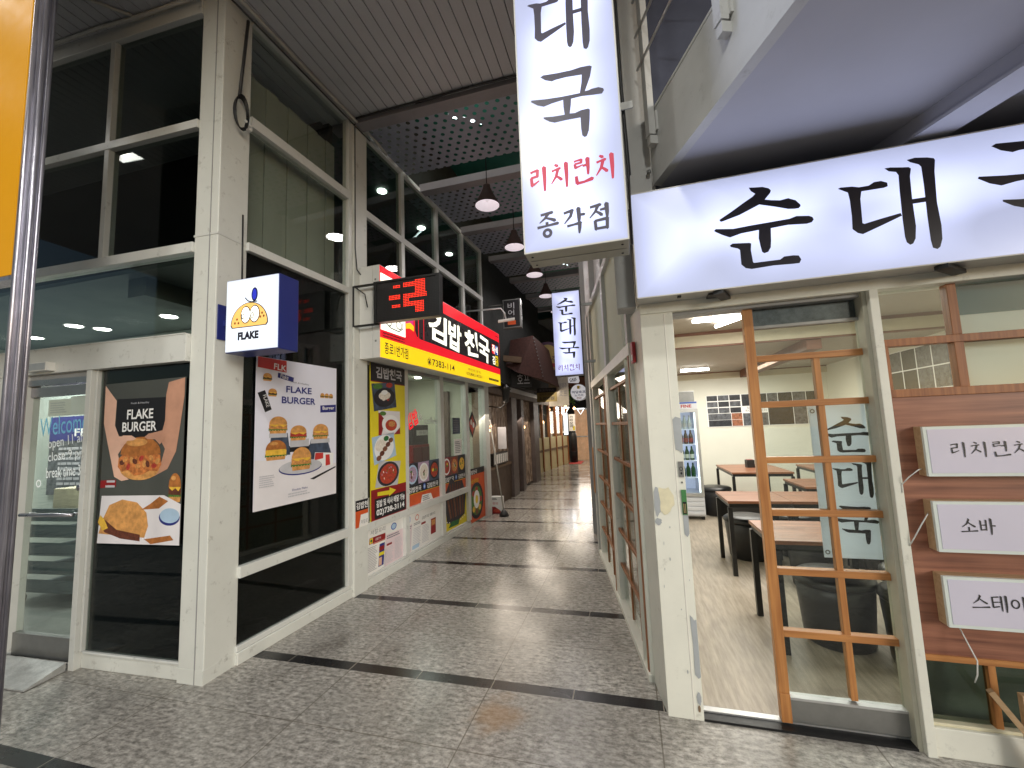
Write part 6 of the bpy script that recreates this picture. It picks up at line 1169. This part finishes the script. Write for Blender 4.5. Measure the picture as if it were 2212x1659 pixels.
for i, (x, y, z) in enumerate(((0.9, 0.7, 1.72), (1.9, -0.55, 2.25), (2.6, 0.6, 1.7), (3.3, -0.5, 2.2))):
    s_ = thing('glow_bulb', ('warm bulb behind the first cream window bay', 'warm bulb hanging before the middle cream window bay', 'warm bulb behind the fourth cream window bay', 'warm bulb hanging before the furthest cream window bay')[i], 'bulb', Fm, 'warm bulbs by the cream panels'); a = MB(); a.lathe(x, y, [(0.01, z-0.05), (0.045, z-0.02), (0.05, z+0.02), (0.015, z+0.06)], 'lamp_warm', 12); a.build('glass_bulb', s_)
    area('bulb_fill', s_, (x, y, z+0.3), (0, 0, 0), 1.0, 1.0, 20, (1.0, 0.85, 0.66))  # wide fill lamp per bulb; outer bulbs placed to light the cream panels
for i, (x, y, z) in enumerate(((-2.60, 7.75, 1.52), (-2.60, 7.85, 1.60), (-2.62, 10.7, 1.55), (-2.62, 10.6, 1.46))):
    s_ = thing('glow_bulb', ('warm bulb low on the timber shopfront by the mop', 'warm bulb just above another by the mop', 'warm bulb between the dark pillars, upper', 'warm bulb between the dark pillars, lower')[i], 'bulb', FR_((x, y), 0), 'warm bulbs on the timber shopfront'); a = MB(); a.lathe(0, 0, [(0.008, z-0.03), (0.025, z), (0.01, z+0.035)], 'lamp_warm', 10); a.build('glass_bulb', s_)
    if i in (0, 2): area('bulb_fill', s_, (0.35, 0, z+0.5), (0, R(-40), 0), 1.4, 1.4, 26, (1.0, 0.86, 0.70))
# end of the passage
t = thing('lit_menu_sign', 'narrow upright white lit sign at the end of the cream panels', 'lit sign', FR_((-1.95, 13.6), 0)); a = MB(); a.box(-0.07, 0.07, 0, 0.06, 1.22, 1.97, 'charcoal'); a.box(-0.06, 0.07, -0.004, 0, 1.25, 1.95, M('white_glow', L(250, 250, 255), 0.4, emis=1.6, ecol=(0.9, 0.94, 1, 1))); a.build('casing', t); a = MB(); 
for k, ch in enumerate('노가리'): a.text(ch, -0.03, 0.045, 1.74-k*0.17, 1.86-k*0.17, 'ink_grey', -0.0055)
a.each('lettering', t)
t = thing('hanging_sign', 'white sign with big black letters beside the tent at the passage end', 'sign', FR_((-2.25, 17.55), 0)); a = MB(); a.box(-0.13, 0.13, 0, 0.06, 1.3, 2.0, 'print_white'); a.build('casing', t); a = MB()
for k, ch in enumerate('가라오케'): a.text(ch, -0.09, 0.05, 1.83-k*0.13, 1.94-k*0.13, 'print_black', -0.0015, 0.02)
a.rect(0.03, 0.11, 1.33, 1.5, 'print_yellow', -0.0015); a.each('lettering', t)
t = thing('bar_counter', 'dark rounded drum beside the tent at the passage end', 'drum', FR_((-2.25, 17.7), 0)); a = MB(); a.lathe(0, 0, [(0.15, 0.006), (0.16, 0.45), (0.16, 0.46)], 'black_rough', 16); a.build('base', t); a = MB(); a.lathe(0, 0, [(0.16, 0.46), (0.155, 1.1), (0.12, 1.24)], 'charcoal', 16); a.build('drum', t)
t = thing('vinyl_tent', 'beige vinyl tent glowing from inside at the end of the passage', 'tent')
a = MB(); nn = 18; vs = []; fs = []
for k in range(nn+1):
    x = -2.3+1.55*k/nn; yy = 19.0+0.05*math.sin(k*1.3); vs += [(x, yy, 0.0), (x, yy+0.03*math.sin(k*2.1), 1.05), (x, yy, 2.2)]
for k in range(nn): fs += [(3*k, 3*k+3, 3*k+4, 3*k+1), (3*k+1, 3*k+4, 3*k+5, 3*k+2)]
a.add(vs, fs, 'tent_vinyl'); a.build('vinyl_wall', t); a = MB(); a.box(-2.32, -1.0, 18.9, 19.1, 2.2, 2.28, 'white_plastic'); a.box(-2.3, -1.0, 18.93, 18.96, 1.0, 1.05, 'alu'); a.build('frame', t)
area('tent_glow', t, (-1.7, 18.6, 1.7), (R(-90), 0, 0), 1.2, 1.0, 14, (1.0, 0.88, 0.74))
for i, (x, lb) in enumerate(((-2.42, 'white neon triangle left of the tent'), (-1.98, 'white neon triangle in front of the tent'))):
    s_ = thing('neon_sign', lb, 'neon sign', FR_((x, 16.9 if i == 0 else 18.6), 0), 'white neon triangles'); a = MB(); z0 = 2.05
    a.tube([(-0.17, 0, z0+0.2), (0.17, 0, z0+0.2)], 0.022, 'lamp_cold', 8); a.tube([(-0.13, 0, z0+0.15), (0, 0, z0-0.05), (0.13, 0, z0+0.15)], 0.012, 'lamp_cold', 8); a.build('tube', s_); area('neon_glow', s_, (0, -0.1, z0+0.1), (R(-80), 0, 0), 0.5, 0.3, 4, (0.97, 0.97, 1.0))
t = thing('round_sign', 'round white beer house sign hanging at the end of the passage', 'sign', FR_((-1.95, 18.0), 0)); a = MB(); a.ell(0, 2.93, 0.36, 0.36, M('sign_pale_glow', L(206, 204, 206), 0.5, emis=0.5, ecol=L(210, 208, 212)), 0, 40); a.v += [(x, 0.09, z) for x, y_, z in a.v]; n_ = len(a.v)//2; a.f += [[(k+1) % n_, k, n_+k, n_+(k+1) % n_] for k in range(n_)]; a.m += [0]*n_; a.sm += [False]*n_; a.build('disc', t); a = MB(); a.ring(0, 2.93, 0.36, 0.36, 0.018, 'print_grey', -0.002, 40); a.text('마당호프', -0.29, 0.29, 2.88, 3.0, 'print_navy', -0.003, 0.02); a.text('노가리', -0.18, 0.18, 2.75, 2.85, 'print_navy', -0.003, 0.01); a.text('천원', -0.10, 0.10, 2.63, 2.73, 'print_dkred', -0.003, 0.01); a.rect(-0.06, 0.05, 3.08, 3.21, 'egg', -0.003); a.ring(0.07, 3.14, 0.035, 0.045, 0.012, 'egg', -0.003, 16); a.build('emblem', t)
t = thing('beer_sign', 'small cream sign with slanted black lettering above the round sign', 'sign', FR_((-2.09, 17.5), 0)); a = MB(); a.slab([(-0.25, 3.32), (0.2, 3.28), (0.25, 3.36), (0.22, 3.58), (-0.25, 3.55)], 'sign_pale_glow', 0, 0.05); a.build('board', t); a = MB(); a.text('CASS', -0.16, 0.13, 3.38, 3.50, 'print_black', -0.0015, 0.03, rot=6); a.stroke([(-0.14, 3.35), (0.1, 3.37)], 0.015, 'print_black', -0.0015); a.each('lettering', t)  # board glows by its material, in place of light falling on it
t = thing('end_building', 'dark building wall with brown fascia closing the passage', 'building'); a = MB(); a.box(-4.5, 1.5, 20.0, 20.3, 0, 6.0, 'dark_interior'); a.build('wall', t); a = MB(); a.box(-2.6, -0.6, 19.6, 19.75, 3.2, 3.75, M('fascia_rust', L(128, 72, 44), 0.6)); a.box(-2.0, -0.6, 19.5, 19.6, 2.7, 3.2, 'paper'); a.build('fascia', t)
t = thing('potted_plant', 'leafy green plants above the tent at the passage end', 'plant'); a = MB()
for k in range(420):
    c_ = random.choice([(-2.35, 18.8, 3.0), (-1.45, 18.9, 2.6), (-1.3, 18.8, 2.85), (-2.3, 18.9, 2.7)]); x, y, z = [c_[j]+random.gauss(0, (0.13, 0.08, 0.14)[j]) for j in range(3)]
    d1 = Vector((random.gauss(0, 1), random.gauss(0, 1), random.gauss(0, 1))).normalized()*0.055; d2 = d1.cross(Vector((random.random(), random.random(), 1))).normalized()*0.03
    c0 = Vector((x, y, z)); a.add([c0-d1, c0+d2, c0+d1, c0-d2], [(0, 1, 2, 3)], random.choice(['leaf', 'leaf', 'leaf_light']))
a.build('foliage', t)
t = thing('alley_wall', 'grey wall continuing the right side of the passage past the restaurant', 'wall'); a = MB()
a.add([(-0.58, 6.3, 0), (-0.72, 11.4, 0), (-0.9, 20, 0), (0.5, 20, 0), (0.3, 6.3, 0), (-0.58, 6.3, 5.2), (-0.72, 11.4, 5.2), (-0.9, 20, 5.2), (0.5, 20, 5.2), (0.3, 6.3, 5.2)], [(0, 1, 6, 5), (1, 2, 7, 6), (2, 3, 8, 7), (3, 4, 9, 8), (4, 0, 5, 9)], 'grey_paint'); a.build('wall', t)
t = thing('entrance_mat', 'red mat on the floor at the end of the passage', 'mat'); a = MB(); a.box(-2.4, -1.9, 17.0, 18.2, 0.004, 0.012, 'red_mat'); a.build('mat', t)
